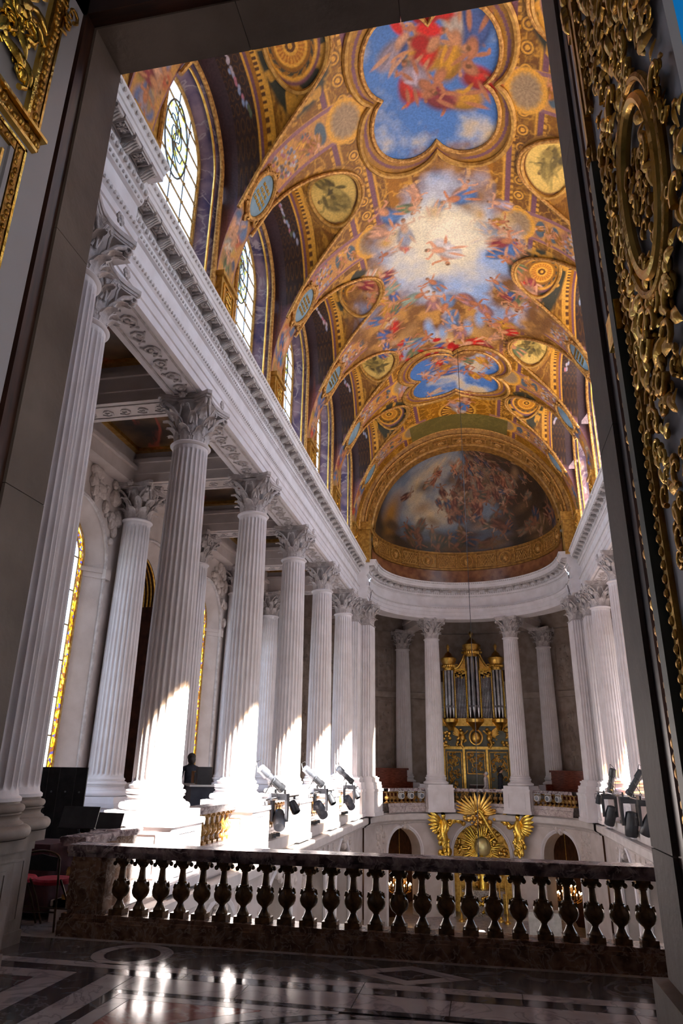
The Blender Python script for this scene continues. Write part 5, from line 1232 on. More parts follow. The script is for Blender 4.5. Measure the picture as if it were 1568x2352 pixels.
gilt_cluster(d1, 'gilded_foliage', LX, 1, 1.30,1.475,3.92,4.2, 30, 5, 'gold_bright', .05); gilt_cluster(d1, 'gilded_foliage', LX, 1, 1.30,1.475,4.2,4.5, 30, 15, 'gold', .05); gilt_cluster(d1, 'gilded_foliage', LX, 1, 1.57,1.64,4.42,4.55, 8, 6, 'gold_dark', .035); gilt_cluster(d1, 'gilded_foliage', LX, 1, 1.36,1.45,3.35,3.62, 10, 8, 'gold', .05)
d2 = struct('door_2'); tag(d2, 'open white door leaf thick with gilded carving at the right edge', 'door')
RX = .715
b = MB(); b.box(RX,RX+.018,.985,1.72,.02,4.66); b.build('leaf_panel', M['white_paint'], d2, smooth=0)
carved_strip(d2, 'gilt_frame', RX, -1, 1.60,1.655,.6,3.42,'gold_dark',11); strip(d2, 'sage_fillet', RX, -1, 1.555,1.598,.6,3.30,.03,'sage'); carved_strip(d2, 'gilt_frame', RX, -1, 1.505,1.54,.6,3.30,'gold_dark',12)
carved_strip(d2, 'gilt_frame', RX, -1, 1.60,1.69,3.95,4.60,'gold',13); strip(d2, 'gilt_fillet', RX, -1, 1.555,1.575,3.5,4.60,.02,'gold_dark'); strip(d2, 'gilt_fillet', RX, -1, 1.60,1.62,3.42,3.95,.02,'gold_dark')
b = MB(); b.box(RX-.028,RX,1.55,1.66,2.74,2.83); b.build('gilt_clasp', M['gold_bright'], d2, smooth=0)
for (ry,rz,tr,mt) in ((.125,.21,.014,'gold'),(.160,.255,.010,'gold_dark')):
    b = MB(); b.tube([(RX-.02, 1.22+ry*math.cos(a), 2.87+rz*math.sin(a)) for a in np.linspace(0,2*math.pi,48,endpoint=False)], tr, 8, True); b.build('oval_frame', M[mt], d2)
gilt_cluster(d2, 'carved_medallion', RX, -1, 1.15,1.29,2.72,3.02, 46, 21, 'gold_dark', .030)
for k_, (y0,y1,z0,z1,n_,mt,sz) in enumerate(((1.06,1.46,3.14,3.36,80,'gold',.036),(1.10,1.46,3.36,3.66,80,'gold_dark',.040),(1.16,1.44,3.66,4.3,70,'gold',.04),(1.38,1.47,3.00,3.32,34,'gold_dark',.030),(1.38,1.47,2.72,3.00,34,'gold',.028),(1.0,1.08,2.95,3.25,24,'gold_dark',.032),(1.0,1.08,2.55,2.95,34,'gold',.030),(1.16,1.46,2.52,2.72,60,'gold',.036),(1.20,1.44,2.38,2.52,36,'gold_dark',.032),(1.36,1.44,2.22,2.40,26,'gold',.022),(1.18,1.40,2.02,2.28,56,'gold_dark',.030),(1.14,1.38,1.75,2.02,56,'gold',.032),(1.32,1.46,1.45,1.95,52,'gold_dark',.030),(1.47,1.54,3.45,4.0,40,'gold_dark',.024),(1.47,1.54,4.0,4.5,40,'gold',.024))):
    gilt_cluster(d2, ('gilded_crown','gilded_crown','gilded_plume','gilded_garland','gilded_garland','gilded_garland','gilded_garland','gilded_mask','gilded_mask','gilded_pendant','gilded_trophy','gilded_trophy','gilded_trophy','gilded_spray','gilded_spray')[k_], RX, -1, y0,y1,z0,z1, n_, 40+k_, mt, sz)
# ================================================================== FURNITURE AT THE NEAR LEFT
def folding_chair(x, y, label):
    t = thing('folding_chair', label, 'chair', (x,y,0), 0, 'folding chairs beside the front balustrade')
    for s in (-1,1):
        b = MB(); b.tube([(s*.20,-.16,.012),(s*.20,-.20,.46),(s*.20,-.235,.72)], .012, 7); b.build('rear_leg', M['bronze_frame'], t)
        b = MB(); b.tube([(s*.185,.20,.012),(s*.185,.03,.30),(s*.185,-.13,.50)], .012, 7); b.build('front_leg', M['bronze_frame'], t)
    b = MB(); b.tube([(.20*math.cos(a) if abs(math.cos(a)) > .01 else 0,-.235-.005,.72+.07*math.sin(a)) for a in np.linspace(0,math.pi,13)], .012, 7); b.build('back_hoop', M['bronze_frame'], t)
    b = MB(); n = 9
    for i in range(n): 
        a = -.18+.36*i/(n-1); yy = -.225-.02*math.cos(a*6)
        b.add([(a,yy,.60),(a,yy,.76-.03*abs(a)/.18),(a,yy-.012,.60),(a,yy-.012,.76-.03*abs(a)/.18)], [])
    o_ = 0; b.f = []
    for i in range(n-1):
        p, q = i*4, (i+1)*4; b.f += [(p,q,q+1,p+1),(p+2,p+3,q+3,q+2),(p+1,q+1,q+3,p+3),(p,p+2,q+2,q)]
    b.build('backrest', M['black_cloth'], t)
    b = MB(); b.lathe([(.001,.50),(.19,.495),(.21,.475),(.205,.445),(.001,.44)], 24, caps=False); b.v = [(px_*.98,py_*.98+.02,pz_) for px_,py_,pz_ in b.v]; b.build('seat_cushion', M['red_cloth'], t)
    b = MB(); b.tube([(-.185,.12,.18),(.185,.12,.18)], .009, 6); b.build('cross_rung', M['bronze_frame'], t)
    b = MB(); b.tube([(-.2,-.18,.2),(.2,-.18,.2)], .009, 6); b.build('cross_rung', M['bronze_frame'], t)
    return t
folding_chair(-4.90,7.74,'dark metal folding chair with red seat nearest the left edge'); folding_chair(-4.46,7.73,'dark metal folding chair with red seat next to the balustrade pedestal')
tb = thing('cloth_covered_table', 'table draped in dark plum cloth behind the folding chairs', 'table', (-5.25,8.42,0))
b = MB(); b.box(-.42,.46,-.30,.30,.74,.77); b.build('tabletop', M['dark_wood'], tb, smooth=0)
b = MB(); n = 40; vs = []
for (z, g, amp) in ((.785,0,0),(.783,.015,0),(.70,.03,.006),(.40,.04,.018),(.08,.05,.028)):
    for i in range(n):
        t = 4*i/n; s_ = int(t); f = t-s_; cx_, cy_ = [(-1+2*f,-1),(1,-1+2*f),(1-2*f,1),(-1,1-2*f)][s_]; w = amp*math.sin(i*2.4)
        vs.append((.02+cx_*(.44+g+w), cy_*(.30+g+w), z))
b.add(vs, [(j*n+i,j*n+(i+1)%n,(j+1)*n+(i+1)%n,(j+1)*n+i) for j in range(4) for i in range(n)]+[tuple(range(n))]); b.build('cloth', M['plum_cloth'], tb)
for sx in (-1,1):
    for sy in (-1,1): b = MB(); b.box(.02+sx*.38-.02,.02+sx*.38+.02,sy*.25-.02,sy*.25+.02,0,.74); b.build('leg', M['dark_wood'], tb, smooth=0)
fs = thing('folding_screen', 'black folding screen with four leaves beside the first column', 'screen', (-5.72,9.62,0))
for i in range(4):
    b = MB(); x0 = -.44+.22*i; ya, yb = ((-.03,.03),(.03,-.03))[i % 2]; b.add([(x0,ya,0.02),(x0+.212,yb,.02),(x0+.212,yb,1.63),(x0,ya,1.63),(x0,ya+.02,.02),(x0+.212,yb+.02,.02),(x0+.212,yb+.02,1.63),(x0,ya+.02,1.63)], [(0,1,2,3),(7,6,5,4),(0,4,5,1),(1,5,6,2),(2,6,7,3),(3,7,4,0)]); lf = b.build('screen_leaf', M['black_cloth'], fs, smooth=0)
    for z in (1.3,.5):
        b = MB(); b.sphere((x0+.106,(ya+yb)/2-.006,z), .014, 8, 5); b.build('fastener', M['grey_metal'], lf)
def music_stand(x, y, z, w, h, label, rz=0.0):
    t = thing('music_stand', label, 'music stand', (x,y,0), rz)
    b = MB(); b.obox(XF((0,.0,z+h/2), 0, R(-18)), w, .012, h); b.build('desk', M['black'], t, smooth=0)
    b = MB(); b.obox(XF((0,-.04,z), 0, R(-18)), w, .06, .010); b.build('lip', M['black'], t, smooth=0)
    b = MB(); b.tube([(0,.02,.16),(0,.02,z+h*.4)], .012, 7); b.build('pole', M['black'], t)
    for q in range(3):
        a = R(90+120*q); b = MB(); b.tube([(0,.02,.22),(.22*math.cos(a),.02+.22*math.sin(a),.012)], .009, 6); b.build('leg', M['black'], t)
    return t
music_stand(-4.93,8.93,.90,.52,.26,'large black music desk rising behind the plum table')
music_stand(-4.78,9.42,.86,.44,.20,'smaller tilted black music stand inside the rounded marble shelf', R(-6))
rc = thing('upholstered_chair', 'chair with bright red back just visible over the marble shelf', 'chair', (-5.55,10.55,0))
b = MB(); b.obox(XF((0,.2,.72)), .44, .06, .46); b.build('backrest', M['red_cloth'], rc, smooth=0); b = MB(); b.obox(XF((0,0,.46)), .44, .44, .08); b.build('seat', M['red_cloth'], rc, smooth=0)
for sx in (-1,1):
    for sy in (-1,1): b = MB(); b.box(sx*.19-.02,sx*.19+.02,sy*.19-.02,sy*.19+.02,0,.42); b.build('leg', M['dark_wood'], rc, smooth=0)
# keyboard instrument in the left gallery and the player behind it
pn = thing('chamber_organ', 'dark upright keyboard instrument in the left gallery between the second and third columns', 'keyboard instrument', (-6.30,16.45,0), R(-62))
b = MB(); b.box(-.75,.75,-.30,.30,.62,1.22); b.box(-.62,-.56,-.2,.2,0,.62); b.box(.56,.62,-.2,.2,0,.62); b.build('case', M['navy'], pn, smooth=0)
b = MB(); b.box(-.80,.80,-.34,.34,1.22,1.26); b.build('lid', M['grey_lamp'], pn, smooth=0)
b = MB(); b.box(.08,.62,-.16,.16,1.26,1.64); b.build('cabinet', M['black'], pn, smooth=0)
b = MB(); b.box(-.50,.04,-.20,-.18,1.28,1.52); b.box(-.50,.04,-.20,.1,1.52,1.54); b.build('desk_box', mixed('orange_wood', (0.35,0.13,0.03), (0.5,0.22,0.06), 6, .4), pn, smooth=0)
b = MB(); b.box(-.70,.70,-.36,-.30,.56,.64); b.build('lower_ledge', M['navy'], pn, smooth=0)

# ================================================================== PEOPLE
def skin_person(name, label, loc, rz, joints, edges, heights, hair, hairmat, hairpts):
    me = bpy.data.meshes.new(name); me.from_pydata([j[:3] for j in joints], edges, [])
    o = bpy.data.objects.new('tmp', me); COL.objects.link(o)
    o.modifiers.new('s', 'SKIN'); sk = me.skin_vertices[0].data
    for i, j in enumerate(joints): sk[i].radius = (j[3], j[4] if len(j) > 4 else j[3])
    sk[0].use_root = True
    m2 = o.modifiers.new('u', 'SUBSURF'); m2.levels = 2; m2.render_levels = 2
    dg = bpy.context.evaluated_depsgraph_get(); dg.update(); m = bpy.data.meshes.new_from_object(o.evaluated_get(dg)); bpy.data.objects.remove(o)
    m.name = name; m.shade_smooth(); p = ob(name, m, None); p.location = loc; p.rotation_euler = (0,0,rz); tag(p, label, 'person')
    for mt, _ in heights: m.materials.append(M[mt])
    for f in m.polygons:
        c = f.center
        for i, (mt, test) in enumerate(heights):
            if test(c): f.material_index = i; break
    h = MB()
    for (c, r, sc) in hairpts: h.sphere(c, r, 12, 8, sc)
    h.build(hair, M[hairmat], p)
    return p
def body(h, lean=0.0, step=.12, armf=.25, arml=.0):
    k = h/1.72; J = []; E = []
    def v(x,y,z,r,r2=None): J.append((x*k,y*k,z*k,r*k,(r2 or r)*k)); return len(J)-1
    pel = v(0,0,.95,.15,.12); wa = v(0,lean*.1,1.12,.135,.105); ch = v(0,lean*.3,1.32,.17,.115); sh = v(0,lean*.4,1.44,.11,.085); nk = v(0,lean*.5,1.52,.052); hd0 = v(0,lean*.55+.01,1.60,.075,.085); hd1 = v(0,lean*.6+.01,1.68,.075,.09)
    E += [(pel,wa),(wa,ch),(ch,sh),(sh,nk),(nk,hd0),(hd0,hd1)]
    nose = v(0,lean*.55+.115,1.605,.014); E.append((hd0,nose))
    for s in (-1,1):
        hp = v(s*.095,0,.88,.095); kn = v(s*.10,s*step*.5+.02,.50,.062); an = v(s*.10,s*step,.09,.042); to = v(s*.11,s*step+.17,.035,.035); E += [(pel,hp),(hp,kn),(kn,an),(an,to)]
        so = v(s*.19,lean*.4,1.41,.062); el = v(s*.235,lean*.4-.02+arml*s*.1,1.13,.045); wr = v(s*.21,lean*.4+armf*(.6 if s > 0 else 1),.97+.2*armf,.032); hn = v(s*.20,lean*.4+armf*(.6 if s > 0 else 1)+.06,.93+.25*armf,.036); fg = v(s*.195,lean*.4+armf*(.6 if s > 0 else 1)+.13,.90+.26*armf,.022); th = v(s*.165,lean*.4+armf*(.6 if s > 0 else 1)+.09,.94+.26*armf,.014)
        E += [(sh,so),(so,el),(el,wr),(wr,hn),(hn,fg),(hn,th)]
    return J, E
J, E_ = body(1.72, .06, .16, .16); k = 1
skin_person('person', 'standing person in dark clothes with dark hair before the organ', (.93,31.95,0), R(-80), J, E_,
    [('skin', lambda c: c.z > 1.53 or (c.z < 1.02 and abs(c.x) > .15 and c.z > .86 and c.y > .14)), ('suit', lambda c: True)], 'hair', 'hair_dark', [((0,.02,1.69),.098,(.95,1.05,.85)),((0,-.03,1.64),.095,(.95,.9,1.0))])
J, E_ = body(1.56, .05, .12, .10); k = 1.56/1.72
skin_person('person', 'grey-haired person in a pale striped shirt beside the organ keyboard', (.36,31.85,0), R(80), J, E_,
    [('skin', lambda c: c.z > 1.37 or (c.z < .95 and abs(c.x) > .14 and c.z > .78 and c.y > .1)), ('shirt', lambda c: c.z > .86), ('trouser', lambda c: True)], 'hair', 'hair_grey', [((0,-.02,1.50),.088,(.95,.95,.9))])
J, E_ = body(1.72, .10, .02, .3)
skin_person('person', 'person in black, head and shoulders dark against the gallery window by the keyboard', (-6.86,17.08,.18), R(30), J, E_,
    [('hair_dark', lambda c: c.z > 1.5), ('suit', lambda c: True)], 'hair', 'hair_dark', [((0,.02,1.68),.105,(1,1.05,1)),((0,-.05,1.62),.10,(1,1,1.1))])
# the player stands on a low platform
pf = thing('platform', 'low black platform behind the keyboard instrument', 'platform', (-6.86,17.08,0)); b = MB(); b.box(-.22,.22,-.20,.20,0,.18); b.build('deck', M['black'], pf, smooth=0)

# ================================================================== ORGAN
YO = 33.4
og = thing('organ', 'tall golden organ with silver pipes standing between the two apse columns', 'organ', (0,YO,0))
b = MB(); b.box(-1.50,1.50,-.25,.55,0,3.62); b.build('lower_case', M['sage'], og, smooth=0)
b = MB()
for x in (-1.50,-.62,.40,1.40): b.box(x,x+.10,-.31,-.25,.1,2.5)
b.box(-1.52,1.52,-.30,-.25,2.5,2.62); b.box(-1.52,1.52,-.34,-.25,3.5,3.62); b.box(-1.52,1.52,-.30,-.25,0,.14); b.build('gilt_framing', M['gold'], og, smooth=0)
def panel(x0,x1,z0,z1,seed):
    b = MB(); 
    for (a0,a1,c0,c1) in ((x0,x1,z0,z0+.04),(x0,x1,z1-.04,z1),(x0,x0+.04,z0,z1),(x1-.04,x1,z0,z1)): b.box(a0,a1,-.29,-.25,c0,c1)
    rr = random.Random(seed)
    for q in range(int(34*(z1-z0)/2)+8):
        x, z, s_ = rr.uniform(x0+.12,x1-.12), rr.uniform(z0+.12,z1-.12), rr.uniform(.06,.13)
        b.tube([(x+s_*(1-t/9)*math.cos(t*.8+q),-.27,z+s_*(1-t/9)*math.sin(t*.8+q)) for t in range(8)], .028, 5)
    return b.build('carved_panel', M['gold_dark'], og)
panel(-1.36,-.66,.2,2.4,1); panel(.54,1.36,.2,2.4,2); panel(-.46,.36,1.45,2.4,3)
b = MB(); b.box(-.40,.34,-.55,-.25,.86,1.0); b.box(-.44,-.38,-.55,-.25,0,.86); b.box(.32,.38,-.55,-.25,0,.86); b.build('keyboard_desk', M['dark_wood'], og, smooth=0)
b = MB(); b.box(-.36,.30,-.54,-.30,1.0,1.03); b.build('keys', M['grey_lamp'], og, smooth=0)
rr = random.Random(9); b = MB()
b.sphere((0,-.30,3.02), .20, 14, 10, (1,.5,1.2)); b.tube([(.28*math.cos(a),-.32,3.02+.32*math.sin(a)) for a in np.linspace(0,2*math.pi,24,endpoint=False)], .045, 7, True); b.build('central_cartouche', M['gold'], og)
for s in (-1,1):
    b = MB(); X0 = s*.62
    b.sphere((X0,-.34,3.20), .10, 10, 8); b.sphere((X0-s*.02,-.33,2.98), .13, 10, 8, (1,.8,1.3)); b.tube([(X0+s*.02,-.34,3.05),(X0-s*.16,-.38,3.18),(X0-s*.28,-.36,3.3)], .04, 7); b.tube([(X0,-.34,2.9),(X0+s*.05,-.36,2.7),(X0-s*.05,-.36,2.55)], .06, 7)
    for q in range(5): petal(b, (X0+s*.10,-.30,3.05+.05*q), .34, .05, (s,0,.35+.12*q), (0,-1,0), .3)
    for q in range(12): b.sphere((X0+rr.uniform(-.2,.3)*s,-.29,rr.uniform(2.66,3.4)), rr.uniform(.04,.08), 7, 5)
    b.build('winged_ornament', M['gold'], og)
    b = MB()
    for q in range(22): b.sphere((s*rr.uniform(1.15,1.5),-.27,rr.uniform(2.62,3.6)), rr.uniform(.05,.10), 7, 5)
    b.build('corner_foliage', M['gold'], og)
sh = MB(); sh.box(-1.52,1.52,-.38,.4,3.62,3.84)
for x,w in ((0,.36),(-1.10,.30),(1.10,.30)): sh.lathe([(.10,3.30),(.16,3.42),(w,3.62),(w+.05,3.66),(w+.06,3.80),(w,3.84)], 20, c=(x,-.30,0))
sh.build('pipe_shelf', M['gold'], og, smooth=40)
b = MB(); b.box(-1.50,1.50,.10,.55,3.84,6.05); b.build('case_back', M['dark_wood'], og, smooth=0)
def pipe(x, y, z0, z1, r):
    b = MB(); mz = z0+.42+.06*(r/.08)
    b.lathe([(.012,z0),(r,mz-.03),(r*1.02,mz),(r,mz+.01)], 14, c=(x,y,0)); b.lathe([(r,mz+.012),(r,z1)], 14, c=(x,y,0)); p = b.build('organ_pipe', M['pipe'], og)
    b = MB(); b.box(x-r*.8,x+r*.8,y-r*1.05,y-r*.8,mz+.0,mz+.09); b.build('pipe_mouth', M['steel'], p, smooth=0)
for x,r in ((-.19,.09),(0,.10),(.19,.09)): pipe(x, -.30-(.10 if x == 0 else 0), 3.84, 6.72, r)
for s in (-1,1):
    for x,r in ((.95,.075),(1.10,.085),(1.25,.075)): pipe(s*x, -.28-(.07 if x == 1.10 else 0), 3.84, 6.12, r)
    for i in range(7): pipe(s*(.39+.072*i), -.08, 3.84, 5.75, .032)
    for i in range(2): pipe(s*(1.41+.06*i), -.05, 3.84, 5.5, .026)
    b = MB()
    for x in (.315,.86,1.36): b.box(s*x-.028,s*x+.028,-.16,.10,3.84,6.0)
    b.box(min(s*.315,s*.86),max(s*.315,s*.86),-.12,.1,5.98,6.10); b.build('gilt_stile', M['gold_bright'], og, smooth=0)
    b = MB(); rr = random.Random(3)
    for q in range(26): b.sphere((s*rr.uniform(.36,.83),-.13,rr.uniform(5.68,6.0)), rr.uniform(.03,.06), 6, 5)
    b.build('pipe_shade_carving', M['gold'], og)
    b = MB(); b.tube([(s*(.36+.48*t),-.08,6.12+.62*(1-t)**2) for t in np.linspace(0,1,10)], .05, 7); b.tube([(s*(.72+.10*(1-t/11)*math.cos(t*.7)),-.08,6.22+.10*(1-t/11)*math.sin(t*.7)) for t in range(11)], .035, 6); b.add([(s*.33,-.02,6.1),(s*.86,-.02,6.1),(s*.60,-.02,6.2),(s*.42,-.02,6.5),(s*.33,-.02,6.9)], [(0,1,2,3,4)]); b.sphere((s*.42,-.1,6.85), .07, 8, 6); b.sphere((s*.40,-.1,7.0), .05, 8, 6); b.build('scroll_wing', M['gold'], og)
def crown(x, z, w, hf):
    b = MB(); b.lathe([(w*.82,z-.16),(w*.9,z),(w*.86,z+.1),(w*1.1,z+.24),(w*1.18,z+.34),(w*1.2,z+.40),(w*.95,z+.46),(w*.70,z+.50),(w*.5,z+.62),(w*.25,z+.68),(w*.12,z+.76),(w*.2,z+.86),(w*.25,z+.95),(w*.15,z+1.02),(w*.08,z+1.06)], 20, c=(x,-.26,0), rmod=lambda a,zz: 1+.05*math.cos(8*a))
    for q in range(10):
        a = math.pi+math.pi*(q+.5)/10; b.sphere((x+w*.98*math.cos(a),-.26+w*.98*math.sin(a),z+.03), w*.20, 7, 5, (1,1,1.5))
    b.box(x-.10*hf,x+.10*hf,-.28,-.24,z+.92,z+.96); b.build('tower_crown', M['gold'], og)
crown(0,6.78,.34,1.0); crown(-1.10,6.16,.29,.8); crown(1.10,6.16,.29,.8)

# ================================================================== BENCHES IN THE APSE GALLERY
def bench(u0, label):
    t = thing('choir_bench', label, 'bench', (6.15*math.sin(R(u0)), YC+6.15*math.cos(R(u0)), 0), R(-u0))
    b = MB(); b.box(-1.0,1.0,.20,.26,.30,1.58); b.build('backrest', M['red_wood'], t, smooth=0)
    b = MB(); b.box(-1.04,1.04,.12,.30,1.58,1.66); b.build('top_rail', M['red_wood'], t, smooth=0)
    for z in (.6,.95,1.28): b = MB(); b.box(-1.0,1.0,.17,.20,z,z+.05); b.build('panel_rail', M['red_wood'], t, smooth=0)
    b = MB(); b.box(-1.0,1.0,-.22,.20,.42,.47); b.build('seat', M['red_wood'], t, smooth=0)
    for s in (-1,1): b = MB(); b.box(s*1.0-.03,s*1.0+.03,-.24,.26,0,1.1); b.build('bench_end', M['red_wood'], t, smooth=0)
bench(38,'glossy red-brown choir bench right of the organ'); bench(-38,'dim red-brown choir bench left of the organ')

# ================================================================== STAGE LIGHTING
def aim(loc, dirv): return Matrix.Translation(loc) @ Vector(dirv).normalized().to_track_quat('Z','Y').to_matrix().to_4x4()
def profile_spot(loc, dirv, label, dark):
    t = thing('profile_spotlight', label, 'spotlight', loc); m_ = aim((0,0,0), dirv)
    b = MB(); b.lathe([(.06,-.34),(.095,-.32),(.10,-.12),(.075,-.10),(.075,.06)], 16); b.xf(m_); b.build('lamp_house', M['black' if dark else 'grey_metal'], t)
    b = MB(); b.lathe([(.078,.06),(.078,.26),(.092,.27),(.092,.36),(.07,.362)], 16); b.xf(m_); b.build('lens_tube', M['black'], t)
    b = MB(); b.tube([m_ @ Vector((.11,0,0)), Vector((.11,0,-.30)), Vector((-.11,0,-.30)), m_ @ Vector((-.11,0,0))], .012, 6); b.build('yoke', M['black'], t)
    b = MB(); b.tube([m_ @ Vector((0,.10,-.30)), m_ @ Vector((0,.13,-.42)), m_ @ Vector((.06,.05,-.44)), m_ @ Vector((0,-.06,-.36))], .008, 5); b.tube([m_ @ Vector((.05,.0,-.36)), Vector((.12,.16,-.05)), Vector((.10,.20,-.36))], .006, 5); b.build('cable', M['black'], t)
    b = MB(); b.box(-.03,.03,-.03,.03,-.42,-.30); b.build('clamp', M['grey_metal'], t, smooth=0)
    return t
def moving_head(loc, dirv, label, dark, s=1.0):
    t = thing('moving_head_light', label, 'stage light', loc); m_ = aim((0,0,-.16*s), dirv); mt = M['black' if dark else 'grey_metal']
    b = MB(); b.box(-.17*s,.17*s,-.11*s,.11*s,.20*s,.32*s); b.build('base', M['black' if dark else 'grey_metal'], t, smooth=0)
    for q in (-1,1):
        b = MB(); b.add([(q*.15*s+dx,dy,dz) for dx in (-.025*s,.025*s) for dy,dz in ((-.09*s,.22*s),(.09*s,.22*s),(.05*s,-.20*s),(-.05*s,-.20*s))], [(0,1,2,3),(7,6,5,4),(0,4,5,1),(1,5,6,2),(2,6,7,3),(3,7,4,0)]); b.build('yoke_arm', mt, t, smooth=0)
    b = MB(); b.lathe([(.05*s,-.22*s),(.10*s,-.20*s),(.125*s,-.06*s),(.125*s,.08*s),(.115*s,.22*s),(.10*s,.24*s),(.06*s,.225*s)], 14); b.xf(m_); hd = b.build('head', mt, t)
    b = MB()
    for q in range(5): b.tube([m_ @ Vector((-.06*s+.03*s*q,-.118*s,-.12*s)), m_ @ Vector((-.06*s+.03*s*q,-.122*s,.02*s))], .006*s, 4)
    b.build('vent_ribs', M['steel'] if not dark else M['black'], hd)
    for q in (-1,1): b = MB(); b.box(q*.10*s-.02,q*.10*s+.02,-.02,.02,.32*s,.40*s); b.build('clamp', M['black'], t, smooth=0)
    return t
def par_can(loc, dirv, label, dark):
    t = thing('par_light', label, 'stage light', loc); m_ = aim((0,0,-.04), dirv)
    b = MB(); b.lathe([(.03,-.15),(.08,-.13),(.10,.0),(.10,.14),(.085,.15),(.08,.06)], 14); b.xf(m_); b.build('can', M['black' if dark else 'grey_metal'], t)
    b = MB(); b.tube([(.115,0,-.04),(.115,0,.12),(-.115,0,.12),(-.115,0,-.04)], .010, 5); b.build('yoke', M['black'], t)
    b = MB(); b.box(-.025,.025,-.025,.025,.12,.20); b.build('clamp', M['grey_metal'], t, smooth=0)
    return t
ST = ('nearest','middle','farthest')
for i, (ys, yh, ysm) in enumerate(((14.45,15.2,16.4),(18.2,19.15,20.5),(22.5,23.3,24.6))):
    bar = thing('lighting_bar', '%s steel lighting bar along the left balustrade' % ST[i], 'bar', (-4.0,(ys+ysm)/2,1.05)); L_ = (ysm-ys)/2+.35
    b = MB(); b.tube([(0,-L_,0),(0,L_,0)], .024, 8); b.build('tube', M['steel'], bar)
    for q in (-.75,.75): b = MB(); b.tube([(0,q*L_,0),(-.30,q*L_,.0),(-.37,q*L_,-.03)], .016, 6); b.build('bracket', M['steel'], bar)
    profile_spot((-4.0,ys,1.45), (.55,.62,-.60), '%s profile spotlight tilted on the left balustrade' % ST[i], False)
    moving_head((-4.0,yh,.80), (.25,-.75,-.55) if i == 0 else (.3,.6,-.75), '%s grey moving-head light hanging from the left lighting bar' % ST[i], False, 1.05)
    par_can((-4.0,ysm,.86), (.5,-.3,-.8), '%s small can light at the end of the left lighting bar' % ST[i], True)
    for q in range(3):
        f = thing('flood_light', '%s of three small black floodlights on the step below the %s left balustrade' % (('first','second','third')[q], ST[i]), 'floodlight', (-4.22,yh+.15+.24*q,.22), R(20*q), 'black floodlights below the %s left balustrade' % ST[i])
        b = MB(); b.box(-.05,.05,-.07,.07,.03,.11); b.build('housing', M['black'], f, smooth=0); b = MB(); b.tube([(-.055,-.05,0.008),(-.055,0,.07),(-.055,.05,.008)], .008, 5); b.build('bracket', M['black'], f)
bar = thing('lighting_bar', 'steel lighting bar along the right balustrade', 'bar', (4.0,22.3,1.02))
b = MB(); b.tube([(0,-4.6,0),(0,4.1,0)], .024, 8); b.build('tube', M['steel'], bar)
for q in (-4.0,-1.2,1.6,3.8): b = MB(); b.tube([(0,q,0),(.28,q,0),(.37,q,-.03)], .016, 6); b.build('bracket', M['steel'], bar)
profile_spot((4.0,23.0,1.43), (-.18,.25,-.95), 'farther black profile spotlight pointing down on the right balustrade', True); profile_spot((4.0,19.5,1.43), (-.50,.30,-.80), 'nearer black profile spotlight pointing down on the right balustrade', True)
moving_head((4.0,23.9,.62), (-.2,.2,-.95), 'farther black moving-head light under the right lighting bar', True, 1.25); moving_head((4.0,20.7,.62), (-.1,.1,-1), 'large black moving-head light under the right lighting bar', True, 1.35)
moving_head((4.0,18.6,.70), (-.4,.2,-.9), 'nearest black moving-head light at the door jamb, under the right lighting bar', True, 1.1); par_can((4.0,25.92,.83), (-.2,-.1,-.95), 'small black can light at the far end of the right lighting bar', True)
for q in range(3):
    f = thing('flood_light', '%s of three small black floodlights on the step below the right balustrade' % ('nearest','middle','farthest')[q], 'floodlight', (4.22,20.4+1.4*q,.22), R(20*q), 'black floodlights below the right balustrade')
    b = MB(); b.box(-.05,.05,-.07,.07,.03,.11); b.build('housing', M['black'], f, smooth=0); b = MB(); b.tube([(.055,-.05,0.008),(.055,0,.07),(.055,.05,.008)], .008, 5); b.build('bracket', M['black'], f)
for a_, nm in ((-1,'left'),(1,'right')):
    for j, u0 in enumerate((36.5,44,51.5)):
        u = R(a_*u0); t = thing('bar_lamp', '%s pale lamp hung on the %s apse balustrade' % (('inner','middle','outer')[j], nm), 'lamp', (3.87*math.sin(u), YC+3.87*math.cos(u), .62), -u)
        b = MB(); b.lathe([(.05,-.10),(.115,-.08),(.125,.0),(.115,.07),(.10,.075)], 14); b.v = [(x,-z,y) for x,y,z in b.v]; b.build('housing', M['grey_lamp'], t)
        b = MB(); b.tube([(.14,0,0),(.14,0,.16),(-.14,0,.16),(-.14,0,0)], .018, 6); b.tube([(0,0,.16),(0,.10,.26)], .016, 6); b.build('yoke', M['grey_lamp'], t)
        b = MB(); b.lathe([(.001,-.06),(.08,-.062)], 14, caps=False); b.v = [(x,z-.018,y) for x,y,z in b.v]; b.build('lens', M['grey_metal'], t)

